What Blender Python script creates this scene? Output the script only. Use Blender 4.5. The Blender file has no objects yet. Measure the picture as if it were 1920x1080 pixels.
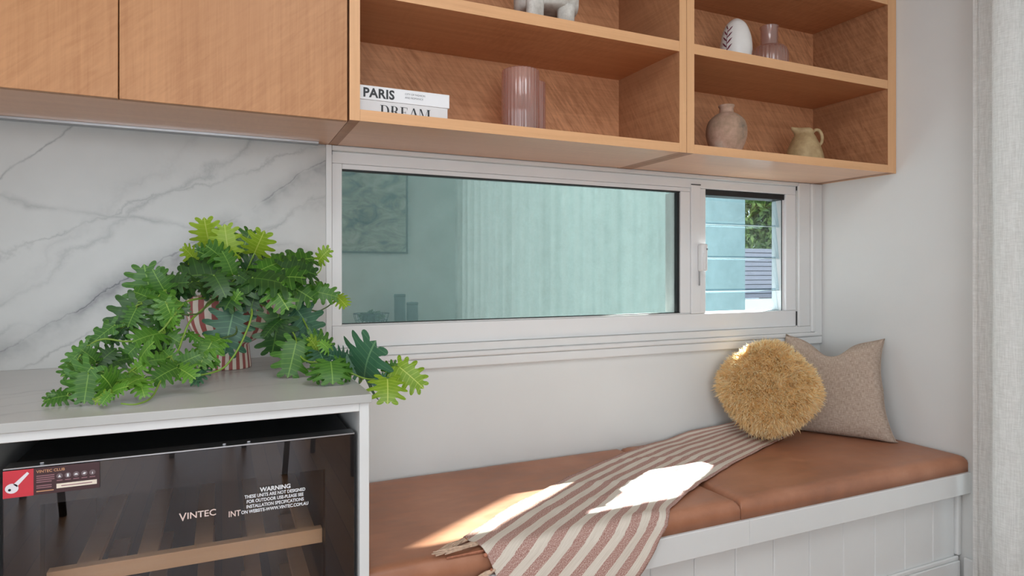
import bpy, bmesh, math, random
import numpy as np
from mathutils import Vector, Matrix, noise

random.seed(7)
rng = np.random.default_rng(7)
SC = bpy.context.scene
COL = SC.collection

# ------------------------------------------------------------------ camera
CAM_POS = Vector((0.0, -2.05, 1.155))
FPX = 1193.0
YAW = math.atan(FPX / 2610.0)
cam_d = bpy.data.cameras.new('camera')
cam = bpy.data.objects.new('camera', cam_d)
COL.objects.link(cam)
cam.location = CAM_POS
cam.rotation_euler = (math.pi / 2, 0, -YAW)
cam_d.sensor_width = 36.0
cam_d.lens = FPX / 1920 * 36.0
cam_d.shift_y = -30.0 / 1920
cam_d.clip_start = 0.02
SC.camera = cam

# ------------------------------------------------------------------ world, sun, daylight
SUN_DIR = Vector((-0.53, -0.325, -0.50)).normalized()
w = bpy.data.worlds.new('world')
SC.world = w
w.use_nodes = True
wn = w.node_tree.nodes
bg = wn['Background']
bg.inputs['Color'].default_value = (0.86, 0.93, 1.0, 1)
bg.inputs['Strength'].default_value = 2.3

def lamp(name, kind, loc, direction, energy, color=(1, 1, 1), size=None, angle=None):
    d = bpy.data.lights.new(name, kind)
    d.energy = energy
    d.color = color
    if size:
        d.shape = 'RECTANGLE'
        d.size, d.size_y = size
    if angle is not None:
        d.angle = angle
    o = bpy.data.objects.new(name, d)
    COL.objects.link(o)
    o.location = loc
    o.rotation_euler = Vector(direction).to_track_quat('-Z', 'Y').to_euler()
    return o

lamp('sun', 'SUN', (8, 5, 8), SUN_DIR, 110.0, (1.0, 0.965, 0.92), angle=math.radians(0.7))
# added fill lamps mimicking daylight in unseen openings, left and behind the camera
lamp('daylight_fill_left', 'AREA', (-2.93, -2.3, 1.25), (1, 0, 0.0), 8.0, (0.90, 1.0, 1.085), size=(3.0, 2.1))
lamp('daylight_fill_rear', 'AREA', (-0.3, -4.83, 1.25), (0, 1, 0.0), 47.0, (0.90, 1.0, 1.085), size=(2.3, 2.1))
# daylight filling the sheer-curtained door on the right
lamp('daylight_door_right', 'AREA', (2.62, -2.6, 1.2), (-1, 0, 0), 22.0, (0.91, 0.98, 1.03), size=(3.6, 2.1))

SC.view_settings.view_transform = 'Standard'
SC.view_settings.look = 'None'
SC.view_settings.exposure = -0.14
SC.view_settings.gamma = 1.0
SC.view_settings.use_curve_mapping = False
SC.cycles.use_denoising = True
SC.cycles.max_bounces = 8
SC.cycles.adaptive_threshold = 0.02
SC.cycles.diffuse_bounces = 4
SC.cycles.glossy_bounces = 4
SC.cycles.transparent_max_bounces = 14
SC.cycles.transmission_bounces = 6
SC.cycles.sample_clamp_indirect = 6.0
SC.cycles.caustics_reflective = False
SC.cycles.caustics_refractive = False

# ------------------------------------------------------------------ pixel to world, used for measuring the place
_s, _c = math.sin(YAW), math.cos(YAW)
def ray(u, v):
    r = (u - 960) / FPX
    return Vector((_s + r * _c, _c - r * _s, (510.0 - v) / FPX))
def on_y(u, v, y):
    d = ray(u, v)
    return CAM_POS + d * ((y - CAM_POS.y) / d.y)
def on_z(u, v, z):
    d = ray(u, v)
    return CAM_POS + d * ((z - CAM_POS.z) / d.z)

# ------------------------------------------------------------------ material helpers
def srgb(r, g, b):
    f = lambda c: (c / 255 / 12.92) if c / 255 <= 0.04045 else ((c / 255 + 0.055) / 1.055) ** 2.4
    return (f(r), f(g), f(b), 1.0)

class NT:
    def __init__(self, name):
        self.m = bpy.data.materials.new(name)
        self.m.use_nodes = True
        self.t = self.m.node_tree
        self.n = self.t.nodes
        self.b = self.n['Principled BSDF']
        self.out = self.n['Material Output']
    def new(self, typ, **kw):
        nd = self.n.new(typ)
        for k, v in kw.items():
            if k.startswith('i_'):
                nd.inputs[k[2:].replace('_', ' ')].default_value = v
            else:
                setattr(nd, k, v)
        return nd
    def link(self, a, b):
        self.t.links.new(a, b)
    def pos(self):
        return self.new('ShaderNodeNewGeometry').outputs['Position']
    def obj(self):
        return self.new('ShaderNodeTexCoord').outputs['Object']
    def uv(self):
        return self.new('ShaderNodeTexCoord').outputs['UV']
    def mapping(self, vec, scale=(1, 1, 1), rot=(0, 0, 0), loc=(0, 0, 0)):
        m = self.new('ShaderNodeMapping')
        m.inputs['Scale'].default_value = scale
        m.inputs['Rotation'].default_value = rot
        m.inputs['Location'].default_value = loc
        self.link(vec, m.inputs['Vector'])
        return m.outputs['Vector']
    def noise(self, vec, scale, detail=3, rough=0.5, dist=0.0):
        n = self.new('ShaderNodeTexNoise')
        n.inputs['Scale'].default_value = scale
        n.inputs['Detail'].default_value = detail
        n.inputs['Roughness'].default_value = rough
        n.inputs['Distortion'].default_value = dist
        self.link(vec, n.inputs['Vector'])
        return n.outputs['Fac']
    def math(self, op, a, b=None, c=None, clamp=False):
        n = self.new('ShaderNodeMath', operation=op)
        n.use_clamp = clamp
        for i, x in enumerate((a, b, c)):
            if x is None:
                continue
            if isinstance(x, (int, float)):
                n.inputs[i].default_value = x
            else:
                self.link(x, n.inputs[i])
        return n.outputs[0]
    def ramp(self, fac, stops):
        r = self.new('ShaderNodeValToRGB')
        e = r.color_ramp.elements
        while len(e) < len(stops):
            e.new(0.5)
        for i, (p, col) in enumerate(stops):
            e[i].position = p
            e[i].color = col if len(col) == 4 else (*col, 1)
        self.link(fac, r.inputs['Fac'])
        return r.outputs['Color']
    def mix(self, fac, a, b, blend='MIX'):
        n = self.new('ShaderNodeMix', data_type='RGBA', blend_type=blend)
        for sock, x in ((n.inputs[0], fac), (n.inputs[6], a), (n.inputs[7], b)):
            if isinstance(x, (int, float)):
                sock.default_value = x
            elif isinstance(x, tuple):
                sock.default_value = x
            else:
                self.link(x, sock)
        return n.outputs[2]
    def sep(self, vec):
        s = self.new('ShaderNodeSeparateXYZ')
        self.link(vec, s.inputs[0])
        return s.outputs
    def bump(self, h, strength=0.2, dist=0.01):
        b = self.new('ShaderNodeBump')
        b.inputs['Strength'].default_value = strength
        b.inputs['Distance'].default_value = dist
        self.link(h, b.inputs['Height'])
        self.link(b.outputs['Normal'], self.b.inputs['Normal'])
    def base(self, c):
        if isinstance(c, tuple):
            self.b.inputs['Base Color'].default_value = c
        else:
            self.link(c, self.b.inputs['Base Color'])
    def rough(self, r):
        if isinstance(r, (int, float)):
            self.b.inputs['Roughness'].default_value = r
        else:
            self.link(r, self.b.inputs['Roughness'])

def plain(name, col, rough=0.5, noise_amt=0.06, scale=30.0, metallic=0.0, spec=0.5, bump=0.0):
    t = NT(name)
    n = t.noise(t.obj(), scale, 4)
    dark = tuple(c * (1 - noise_amt) for c in col[:3]) + (1,)
    lite = tuple(min(1, c * (1 + noise_amt)) for c in col[:3]) + (1,)
    t.base(t.ramp(n, [(0.3, dark), (0.7, lite)]))
    t.rough(rough)
    t.b.inputs['Metallic'].default_value = metallic
    t.b.inputs['Specular IOR Level'].default_value = spec
    if bump:
        t.bump(n, bump, 0.003)
    return t.m

def wood(name, grain='x', lite=(0.50, 0.245, 0.115), dark=(0.36, 0.16, 0.07), fiddle=0.35, rough=0.42, ang=0.45):
    """eucalyptus-like veneer: fine grain along one axis, fiddleback ripple across it"""
    t = NT(name)
    p = t.pos()
    st = {'x': (1.2, 40, 40), 'y': (40, 1.2, 40), 'z': (40, 40, 1.2)}[grain]
    wob = t.noise(p, 2.3, 3)
    g1 = t.noise(t.mapping(p, st), 1.6, 6, 0.62, 0.6)
    fine = t.noise(t.mapping(p, tuple(s * 5 for s in st)), 1.5, 3, 0.7)
    broad = t.noise(t.mapping(p, tuple(s * 0.14 for s in st)), 1.3, 4, 0.55, 1.2)
    # fiddleback: soft slanted ripple
    rot = {'x': (0, ang, 0), 'y': (ang, 0, 0), 'z': (0, math.pi / 2 + ang, 0)}[grain]
    fsc = {'x': (20, 4, 3.2), 'y': (4, 20, 3.2), 'z': (20, 4, 3.2)}[grain]
    fb = t.noise(t.mapping(t.mapping(p, (1, 1, 1), rot), fsc), 5.0, 2, 0.5, 0.5)
    mask = t.math('SMOOTHSTEP', wob, 0.42, 0.62) if False else t.ramp(wob, [(0.38, (0.15, 0.15, 0.15)), (0.58, (1, 1, 1))])
    v = t.math('MULTIPLY', t.math('SUBTRACT', fb, 0.5), fiddle * 1.9)
    v = t.math('MULTIPLY', v, mask)
    v = t.math('ADD', v, t.math('MULTIPLY', g1, 0.55))
    v = t.math('ADD', v, t.math('MULTIPLY', fine, 0.25))
    v = t.math('ADD', v, t.math('MULTIPLY', broad, 0.35))
    v = t.math('SUBTRACT', v, 0.08)
    mid = tuple((a + b) / 2 * 1.02 for a, b in zip(lite, dark))
    hot = tuple(min(1, c * 1.16) for c in lite)
    t.base(t.ramp(v, [(0.22, dark), (0.42, mid), (0.58, lite), (0.82, hot)]))
    t.rough(rough)
    t.b.inputs['Specular IOR Level'].default_value = 0.35
    t.bump(v, 0.06, 0.002)
    return t.m

def marble(name, plane='xz', k_=1.0):
    """pale engineered stone with grey diagonal veins; veins are laid in world metres"""
    t = NT(name)
    p = t.pos()
    s = t.sep(p)
    a, b = (s[0], s[2]) if plane == 'xz' else (s[0], s[1])
    nz = t.math('SUBTRACT', t.noise(p, 3.2, 7, 0.62), 0.5)
    nz2 = t.math('SUBTRACT', t.noise(p, 11.0, 5, 0.6), 0.5)
    brk = t.noise(p, 5.5, 4, 0.6)
    total = None
    def vein(slope, off, width, strength, wob):
        nonlocal total
        # signed distance to b = slope*a + off
        d = t.math('SUBTRACT', b, t.math('MULTIPLY_ADD', a, slope, off))
        d = t.math('ADD', d, t.math('MULTIPLY', nz, wob))
        d = t.math('ADD', d, t.math('MULTIPLY', nz2, wob * 0.28))
        d = t.math('ABSOLUTE', d)
        k = t.math('SUBTRACT', 1.0, t.math('DIVIDE', d, width), clamp=True)
        k = t.math('POWER', k, 2.0)
        k = t.math('MULTIPLY', k, t.math('MULTIPLY', t.math('SUBTRACT', brk, 0.30, clamp=True), strength * 4.0))
        total = k if total is None else t.math('MAXIMUM', total, k)
    if plane == 'xz':
        vein(0.66, 1.292, 0.012, 1.1, 0.12)     # main diagonal vein
        vein(0.64, 1.280, 0.075, 0.72, 0.16)     # smoke round it
        vein(0.62, 1.195, 0.012, 0.45, 0.20)
        vein(0.45, 1.225, 0.020, 0.38, 0.22)
        vein(0.92, 1.878, 0.008, 0.6, 0.11)      # short vein top left
        vein(0.75, 1.480, 0.030, 0.30, 0.30)
        vein(0.40, 1.430, 0.014, 0.34, 0.26)
        vein(-0.18, 1.262, 0.016, 0.32, 0.10)
        vein(0.95, 1.620, 0.05, 0.14, 0.5)
    else:
        vein(0.25, -0.30, 0.014, 0.5, 0.16)
        vein(0.30, -0.42, 0.008, 0.6, 0.2)
        vein(0.22, -0.55, 0.02, 0.3, 0.2)
        vein(0.5, -0.25, 0.01, 0.4, 0.2)
        vein(0.35, -0.15, 0.02, 0.3, 0.2)
    cloud = t.noise(p, 2.2, 5, 0.6)
    base = t.ramp(cloud, [(0.35, srgb(184 * k_, 183 * k_, 180 * k_)), (0.65, srgb(196 * k_, 195 * k_, 192 * k_))])
    t.base(t.mix(t.math('MULTIPLY', total, 0.85, clamp=True), base, srgb(84, 84, 88)))
    t.rough(0.28)
    t.b.inputs['Specular IOR Level'].default_value = 0.4
    return t.m

def glass(name, tint=(0.8, 0.9, 0.87), refl=(1, 1, 1), base_refl=0.06, rough=0.0, power=4.0, grazing=0.8):
    """see-through pane: tinted transparency with an angle-dependent mirror on top"""
    t = NT(name)
    t.n.remove(t.b)
    tr = t.new('ShaderNodeBsdfTransparent')
    tr.inputs['Color'].default_value = (*tint, 1)
    gl = t.new('ShaderNodeBsdfGlossy')
    gl.inputs['Color'].default_value = (*refl, 1)
    gl.inputs['Roughness'].default_value = rough
    lw = t.new('ShaderNodeLayerWeight')
    lw.inputs['Blend'].default_value = 0.5
    f = t.math('POWER', lw.outputs['Facing'], power)
    f = t.math('MULTIPLY_ADD', f, grazing, base_refl, clamp=True)
    mx = t.new('ShaderNodeMixShader')
    t.link(f, mx.inputs['Fac'])
    t.link(tr.outputs[0], mx.inputs[1])
    t.link(gl.outputs[0], mx.inputs[2])
    t.link(mx.outputs[0], t.out.inputs['Surface'])
    return t.m

M = {}
M['wall'] = plain('wall_paint', srgb(219, 219, 217), 0.75, 0.012, 6.0, spec=0.2)
M['ceiling'] = plain('ceiling_paint', srgb(235, 235, 232), 0.8, 0.01, 6.0, spec=0.2)
M['white'] = plain('white_enamel', srgb(222, 222, 221), 0.42, 0.012, 8.0)
M['alu'] = plain('white_powder_coat', srgb(228, 228, 228), 0.38, 0.01, 8.0)
M['black'] = plain('black_gasket', (0.006, 0.006, 0.007, 1), 0.5, 0.1, 20.0)
M['fridge_black'] = plain('black_steel', (0.012, 0.012, 0.013, 1), 0.35, 0.15, 40.0)
M['steel'] = plain('brushed_steel', (0.45, 0.45, 0.46, 1), 0.3, 0.05, 40.0, metallic=1.0)
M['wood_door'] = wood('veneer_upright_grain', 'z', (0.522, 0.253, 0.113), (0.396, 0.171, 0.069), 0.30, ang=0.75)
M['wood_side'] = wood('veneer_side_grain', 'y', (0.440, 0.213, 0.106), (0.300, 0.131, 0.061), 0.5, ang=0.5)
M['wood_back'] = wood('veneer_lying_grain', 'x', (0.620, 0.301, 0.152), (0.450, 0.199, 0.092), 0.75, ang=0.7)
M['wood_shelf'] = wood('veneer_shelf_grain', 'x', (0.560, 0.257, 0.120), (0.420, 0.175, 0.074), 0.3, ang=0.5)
M['wood_soffit_lit'] = wood('veneer_soffit_lit', 'x', (0.740, 0.427, 0.258), (0.620, 0.339, 0.202), 0.15, rough=0.28)  # same veneer made paler: bounced sunlight is put into the colour
M['edge_x'] = wood('edging_lying', 'x', (0.760, 0.427, 0.216), (0.640, 0.339, 0.166), 0.05)
M['edge_z'] = wood('edging_upright', 'z', (0.740, 0.417, 0.212), (0.620, 0.330, 0.161), 0.05)
M['marble_wall'] = marble('marble_splashback', 'xz')
M['marble_top'] = marble('marble_worktop', 'xy', 0.98)
M['pane'] = glass('tinted_pane', (0.66, 0.71, 0.69), (0.86, 0.95, 0.93), 0.25, 0.0, 4.0, 0.7)
M['louvre'] = glass('louvre_glass', (0.74, 0.81, 0.84), (0.9, 0.98, 1.0), 0.07, 0.0, 4.0, 0.8)
M['clear'] = glass('clear_pane', (0.93, 0.96, 0.95), (1, 1, 1), 0.05)
M['fridge_glass'] = glass('smoked_door_glass', (0.84, 0.82, 0.82), (0.95, 0.95, 1.0), 0.045, 0.0, 3.0, 0.7)

# ------------------------------------------------------------------ mesh helpers
def bm_obj(name, bm, mat, parent=None, smooth=False, recalc=True):
    if recalc:
        bmesh.ops.recalc_face_normals(bm, faces=bm.faces)
    me = bpy.data.meshes.new(name)
    bm.to_mesh(me)
    bm.free()
    return me_obj(name, me, mat, parent, smooth)

def me_obj(name, me, mat, parent=None, smooth=False):
    if smooth:
        for p in me.polygons:
            p.use_smooth = True
    o = bpy.data.objects.new(name, me)
    COL.objects.link(o)
    if mat is not None and len(me.materials) == 0:
        me.materials.append(mat)
    if parent is not None:
        attach(o, parent)
    return o

_LOC = {}
def attach(o, parent):
    """parent keeps the child where it was built (parents are only moved, never turned)"""
    o.parent = parent
    base = Vector((0, 0, 0))
    q = parent
    while q is not None:
        base += q.location
        q = q.parent
    o.location = o.location - base

def abox(bm, lo, hi, bev=0.0, seg=1):
    vs = [bm.verts.new((x, y, z)) for x in (lo[0], hi[0]) for y in (lo[1], hi[1]) for z in (lo[2], hi[2])]
    f = [(0, 1, 3, 2), (4, 6, 7, 5), (0, 4, 5, 1), (2, 3, 7, 6), (0, 2, 6, 4), (1, 5, 7, 3)]
    fs = [bm.faces.new([vs[i] for i in q]) for q in f]
    if bev > 0:
        es = list({e for q in fs for e in q.edges})
        bmesh.ops.bevel(bm, geom=es, offset=bev, segments=seg, affect='EDGES', profile=0.5)

def box(name, lo, hi, mat, parent=None, bev=0.0, seg=1, smooth=False):
    bm = bmesh.new()
    abox(bm, lo, hi, bev, seg)
    return bm_obj(name, bm, mat, parent, smooth)

def lathe_bm(profile, n=32, center=(0, 0, 0), ribs=0, rib_amp=0.0, squash=1.0, cap=True):
    bm = bmesh.new()
    rings = []
    for r, z in profile:
        ring = []
        for i in range(n):
            a = 2 * math.pi * i / n
            rr = r * (1 + rib_amp * math.cos(ribs * a)) if ribs else r
            ring.append(bm.verts.new((center[0] + rr * math.cos(a), center[1] + rr * math.sin(a) * squash, center[2] + z)))
        rings.append(ring)
    for a, b in zip(rings, rings[1:]):
        for i in range(n):
            bm.faces.new((a[i], a[(i + 1) % n], b[(i + 1) % n], b[i]))
    if cap:
        bm.faces.new(rings[0][::-1])
        if profile[-1][0] > 1e-5:
            bm.faces.new(rings[-1])
    return bm

def smooth_profile(pts, n=8):
    """Catmull-Rom through (r,z) pairs"""
    out = []
    P = [pts[0]] + list(pts) + [pts[-1]]
    for i in range(1, len(P) - 2):
        for k in range(n):
            t = k / n
            q = []
            for j in (0, 1):
                p0, p1, p2, p3 = P[i - 1][j], P[i][j], P[i + 1][j], P[i + 2][j]
                q.append(0.5 * (2 * p1 + (p2 - p0) * t + (2 * p0 - 5 * p1 + 4 * p2 - p3) * t * t + (3 * p1 - p0 - 3 * p2 + p3) * t ** 3))
            out.append((max(q[0], 0.0005), q[1]))
    out.append(pts[-1])
    return out

def curve_pts(pts, n=8):
    out = []
    P = [Vector(pts[0])] + [Vector(p) for p in pts] + [Vector(pts[-1])]
    for i in range(1, len(P) - 2):
        for k in range(n):
            t = k / n
            p0, p1, p2, p3 = P[i - 1], P[i], P[i + 1], P[i + 2]
            out.append(0.5 * (2 * p1 + (p2 - p0) * t + (2 * p0 - 5 * p1 + 4 * p2 - p3) * t * t + (3 * p1 - p0 - 3 * p2 + p3) * t ** 3))
    out.append(P[-2].copy())
    return out

def tube(bm, pts, r, sides=6, r_end=None):
    pts = [Vector(p) for p in pts]
    rings = []
    n = len(pts)
    up = Vector((0.13, 0.21, 0.97))
    for i, p in enumerate(pts):
        d = (pts[min(i + 1, n - 1)] - pts[max(i - 1, 0)]).normalized()
        a = d.cross(up)
        if a.length < 1e-3:
            a = d.cross(Vector((1, 0, 0)))
        a.normalize()
        b = d.cross(a)
        rr = r if r_end is None else r + (r_end - r) * i / max(1, n - 1)
        rings.append([bm.verts.new(p + a * rr * math.cos(2 * math.pi * k / sides) + b * rr * math.sin(2 * math.pi * k / sides)) for k in range(sides)])
    for A, B in zip(rings, rings[1:]):
        for k in range(sides):
            bm.faces.new((A[k], A[(k + 1) % sides], B[(k + 1) % sides], B[k]))
    bm.faces.new(rings[0][::-1])
    bm.faces.new(rings[-1])

def tag(o, label, cat, group=None, kind=None):
    if label:
        o['label'] = label
    if cat:
        o['category'] = cat
    if group:
        o['group'] = group
    if kind:
        o['kind'] = kind
    return o

def thing(name, loc, label, cat, group=None, kind=None):
    o = bpy.data.objects.new(name, None)
    o.empty_display_size = 0.05
    COL.objects.link(o)
    o.location = loc
    return tag(o, label, cat, group, kind)

def struct(o):
    o['kind'] = 'structure'
    return o

def text_mesh(body, size, mat, name, parent, origin, xdir=(1, 0, 0), zdir=(0, 0, 1), align='LEFT', bold=0.0, shear=0.0, squeeze=1.0, spacing=1.0, depth=0.0003, line=1.0):
    cu = bpy.data.curves.new('txt', 'FONT')
    cu.body = body
    cu.size = size
    cu.align_x = align
    cu.offset = bold
    cu.space_character = spacing
    cu.space_line = line
    cu.resolution_u = 3
    o = bpy.data.objects.new('txt', cu)
    COL.objects.link(o)
    dg = bpy.context.evaluated_depsgraph_get()
    me = bpy.data.meshes.new_from_object(o.evaluated_get(dg))
    bpy.data.objects.remove(o)
    bpy.data.curves.remove(cu)
    X, Z = Vector(xdir), Vector(zdir)
    O = Vector(origin)
    for v in me.vertices:
        v.co = O + X * (v.co.x * squeeze) + Z * v.co.y
    me.materials.clear()
    ob = me_obj(name, me, mat, parent)
    return ob

# ================================================================== THE ROOM
XL, XR = -3.0, 2.475
YR = -4.9
ZC = 2.70
CAB_Y = -0.365         # front of the wall cabinets
SOF = 1.552            # underside of the wall cabinets
def wall_with_hole(name, axis, at, thick, u0, u1, z0, z1, hole):
    """wall in plane axis=at; hole=(ua,ub,za,zb)"""
    bm = bmesh.new()
    ua, ub, za, zb = hole
    for (a, b, c, d) in ((u0, ua, z0, z1), (ub, u1, z0, z1), (ua, ub, z0, za), (ua, ub, zb, z1)):
        if b - a < 1e-4 or d - c < 1e-4:
            continue
        lo, hi = (a, at, c), (b, at + thick, d)
        if axis == 'x':
            lo, hi = (at, a, c), (at + thick, b, d)
        lo, hi = [min(p, q) for p, q in zip(lo, hi)], [max(p, q) for p, q in zip(lo, hi)]
        abox(bm, lo, hi)
    return struct(bm_obj(name, bm, M['wall']))

wall_with_hole('wall_back', 'y', 0.0, 0.13, XL - 0.1, XR + 0.14, 0.0, ZC, (0.3154, 2.3317, 0.9127, 1.5360))
wall_with_hole('wall_right', 'x', XR, 0.14, YR - 0.14, 0.0, 0.0, ZC, (-4.45, -0.78, 0.0, 2.32))
wall_with_hole('wall_left', 'x', XL - 0.14, 0.14, YR - 0.14, 0.0, 0.0, ZC, (-3.9, -0.7, 0.15, 2.35))
wall_with_hole('wall_rear', 'y', YR - 0.14, 0.14, XL - 0.1, XR, 0.0, ZC, (-1.5, 0.9, 0.15, 2.35))
struct(box('ceiling', (XL - 0.14, YR - 0.14, ZC), (XR + 0.14, 0.13, ZC + 0.1), M['ceiling']))

# added ceiling fill light, unseen, to brighten upward-facing surfaces
lum = thing('ceiling_fill', (0.4, -2.1, ZC - 0.04), 'added square fill light above the room, outside the view', 'ceiling light', kind='structure')
box('housing', (-0.2, -2.7, ZC - 0.040), (1.0, -1.5, ZC - 0.0005), M['ceiling'], lum, 0.004)
lamp('ceiling_fill_lamp', 'AREA', (0.4, -2.1, ZC - 0.045), (0, 0, -1), 22.0, (0.95, 1.0, 1.04), size=(1.1, 1.1))

# floor boards are only seen mirrored in glass: one slab, boards in the material
t = NT('hardwood_floor')
p = t.pos()
sx = t.sep(p)
row = t.math('FLOOR', t.math('DIVIDE', sx[0], 0.085))
wn_ = t.new('ShaderNodeTexWhiteNoise', noise_dimensions='1D')
t.link(row, wn_.inputs['W'])
gr = t.noise(t.mapping(p, (60, 2.0, 1)), 1.5, 4, 0.6)
v = t.math('ADD', t.math('MULTIPLY', wn_.outputs['Value'], 0.7), t.math('MULTIPLY', gr, 0.3))
fr = t.math('FRACT', t.math('DIVIDE', sx[0], 0.085))
gap = t.math('LESS_THAN', fr, 0.035)
c_ = t.ramp(v, [(0.1, (0.16, 0.07, 0.03)), (0.45, (0.30, 0.14, 0.06)), (0.8, (0.42, 0.22, 0.10)), (1.0, (0.52, 0.30, 0.15))])
t.base(t.mix(gap, c_, (0.05, 0.02, 0.01, 1)))
t.rough(0.34)
struct(box('floor', (XL - 0.14, YR - 0.14, -0.1), (XR + 0.14, 0.0, 0.0), t.m))

# marble splashback between worktop and cabinets
struct(box('wall_splashback', (XL, -0.012, 0.9003), (0.2955, -0.0004, SOF - 0.006), M['marble_wall']))
struct(box('trim_splashback_top', (XL, -0.045, SOF - 0.0065), (0.270, -0.0125, SOF - 0.0004), M['steel']))

# skirting
def skirting(name, lo, hi):
    o = box(name, lo, hi, M['white'], None, 0.004, 2)
    return struct(o)
skirting('baseboard_right', (XR - 0.016, -0.78, 0.0), (XR - 0.0003, -0.625, 0.115))

# ------------------------------------------------------------------ window in the back wall
win = thing('window_1', (1.32, 0.0, 0.91), 'long low white framed window above the leather bench', 'window', kind='structure')
FR = M['alu']
def wbox(name, lo, hi, mat=FR, bev=0.0015, parent=None):
    return box(name, lo, hi, mat, parent or win, bev)
fy0, fy1 = 0.004, 0.085
# outer frame
wbox('frame_head', (0.3165, fy0, 1.4985), (2.3305, fy1, 1.5355))
wbox('frame_sill', (0.3165, fy0, 0.9135), (2.3305, fy1 + 0.03, 0.9840))
wbox('frame_jamb', (0.3165, fy0, 0.9845), (0.3475, fy1, 1.4980))
wbox('frame_jamb', (2.2700, fy0, 0.9845), (2.3305, fy1, 1.4980))
wbox('sash_rail', (0.3480, fy0 + 0.003, 1.4820), (1.7400, fy1 - 0.02, 1.4980))
wbox('sash_rail', (0.3480, fy0 + 0.003, 0.9845), (1.7400, fy1 - 0.02, 0.9885))
wbox('mullion', (1.6895, fy0 + 0.002, 0.9890), (1.7390, fy1 + 0.020, 1.4815))
wbox('mullion', (1.7400, fy0 - 0.004, 0.9848), (1.7870, fy1, 1.5100))
wbox('mullion', (1.7872, fy0 + 0.002, 0.9848), (1.8190, fy1, 1.4980))
wbox('slot', (1.7400, fy0 - 0.0048, 1.5101), (1.7875, fy1 - 0.05, 1.5135), M['black'], 0)
for lo, hi in (((0.3480, 0.010, 1.4775), (1.6892, 0.030, 1.4818)), ((0.3480, 0.010, 0.9888), (1.6892, 0.030, 0.9908)), ((1.6775, 0.014, 0.9910), (1.6892, 0.034, 1.4774))):
    wbox('gasket', lo, hi, M['black'], 0)
wbox('pane', (0.3485, 0.022, 0.9890), (1.6890, 0.028, 1.4810), M['pane'], 0)
# joint slits where the frame members meet
for x0, z0, z1 in ((0.3154, 1.5235, 1.5440), (0.3154, 0.918, 0.984), (2.3312, 0.918, 0.980), (2.3312, 1.518, 1.5465)):
    wbox('joint_slit', (x0 - 0.0008, -0.0012, z0), (x0 + 0.0010, 0.0035, z1), M['black'], 0)
# louvre section
wbox('louvre_head_shade', (1.8200, 0.012, 1.4740), (2.2690, 0.080, 1.4975), M['black'], 0.001)  # black strip standing in for the shadow under the window head
wbox('louvre_stile', (2.2600, 0.016, 0.9850), (2.2695, 0.075, 1.4735), FR)
wbox('louvre_stile', (1.8195, 0.016, 0.9850), (1.8260, 0.075, 1.4735), FR)
wbox('louvre_channel', (2.2580, 0.016, 0.9850), (2.2598, 0.0195, 1.4735), M['black'], 0)
lz = [1.478, 1.364, 1.2235, 1.083, 0.982]
t = NT('louvre_edge')
t.base(srgb(205, 222, 226)); t.rough(0.12)
M['louvre_edge'] = t.m
for a, b in zip(lz, lz[1:]):
    bm = bmesh.new()
    # slightly tilted closed blade: lower edge forward
    y0, y1 = 0.050, 0.030
    th = 0.005
    vs = []
    for x in (1.8270, 2.2570):
        vs.append([bm.verts.new((x, y0, a)), bm.verts.new((x, y0 + th, a)), bm.verts.new((x, y1 + th, b - 0.008)), bm.verts.new((x, y1, b - 0.008))])
    A, B = vs
    for i in range(4):
        bm.faces.new((A[i], A[(i + 1) % 4], B[(i + 1) % 4], B[i]))
    bm.faces.new(A[::-1]); bm.faces.new(B)
    bl = bm_obj('louvre_blade', bm, M['louvre'], win)
    box('polished_edge', (1.8270, y1 - 0.0015, b - 0.0108), (2.2570, y1 + th + 0.001, b - 0.0082), M['louvre_edge'], bl, 0.0008)
# latch on the mullion
lt = box('latch', (1.7690, -0.030, 1.158), (1.8010, -0.0005, 1.270), M['alu'], win, 0.008, 3, True)
box('latch_lever', (1.7730, -0.0345, 1.165), (1.7860, -0.0302, 1.232), M['alu'], lt, 0.002, 2)
box('latch_button', (1.7900, -0.0320, 1.244), (1.7980, -0.0302, 1.252), plain('grey_plastic', srgb(120, 122, 125), 0.4), lt, 0.001)
box('latch_rod', (1.7735, -0.0100, 1.100), (1.7762, -0.0042, 1.1575), M['steel'], lt)

# moulded architrave round the window (left side is cut by the splashback)
def arch(name, lo, hi, steps):
    bm = bmesh.new()
    for s_lo, s_hi in steps:
        abox(bm, s_lo, s_hi, 0.0025, 2)
    return struct(bm_obj(name, bm, M['white']))
# bottom: three stepped rails
trimb = struct(box('trim_window_bottom', (0.2960, -0.016, 0.8320), (2.4740, -0.0003, 0.8660), M['white'], None, 0.005, 3))
box('bead', (0.2960, -0.022, 0.8664), (2.4480, -0.0003, 0.8850), M['white'], trimb, 0.006, 3)
box('fascia', (0.2960, -0.013, 0.8853), (2.4240, -0.0003, 0.9130), M['white'], trimb, 0.003, 2)
trimr = struct(box('trim_window_right', (2.4240, -0.013, 0.8855), (2.3330, -0.0003, SOF - 0.0005), M['white'], None, 0.002, 2)) if False else struct(box('trim_window_right', (2.3328, -0.012, 0.9135), (2.4010, -0.0003, SOF - 0.0005), M['white'], None, 0.003, 2))
box('bead', (2.4013, -0.022, 0.8860), (2.4260, -0.0003, SOF - 0.0005), M['white'], trimr, 0.007, 3)
box('fascia', (2.4263, -0.016, 0.8665), (2.4745, -0.0003, SOF - 0.0005), M['white'], trimr, 0.005, 3)
struct(box('trim_window_left', (0.2960, -0.013, 0.9135), (0.3140, -0.0003, SOF - 0.0005), M['white'], None, 0.002, 2))

struct(box('trim_window_top', (0.3145, -0.010, 1.5365), (2.3324, -0.0003, SOF - 0.0005), M['white'], None, 0.002, 2))

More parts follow.
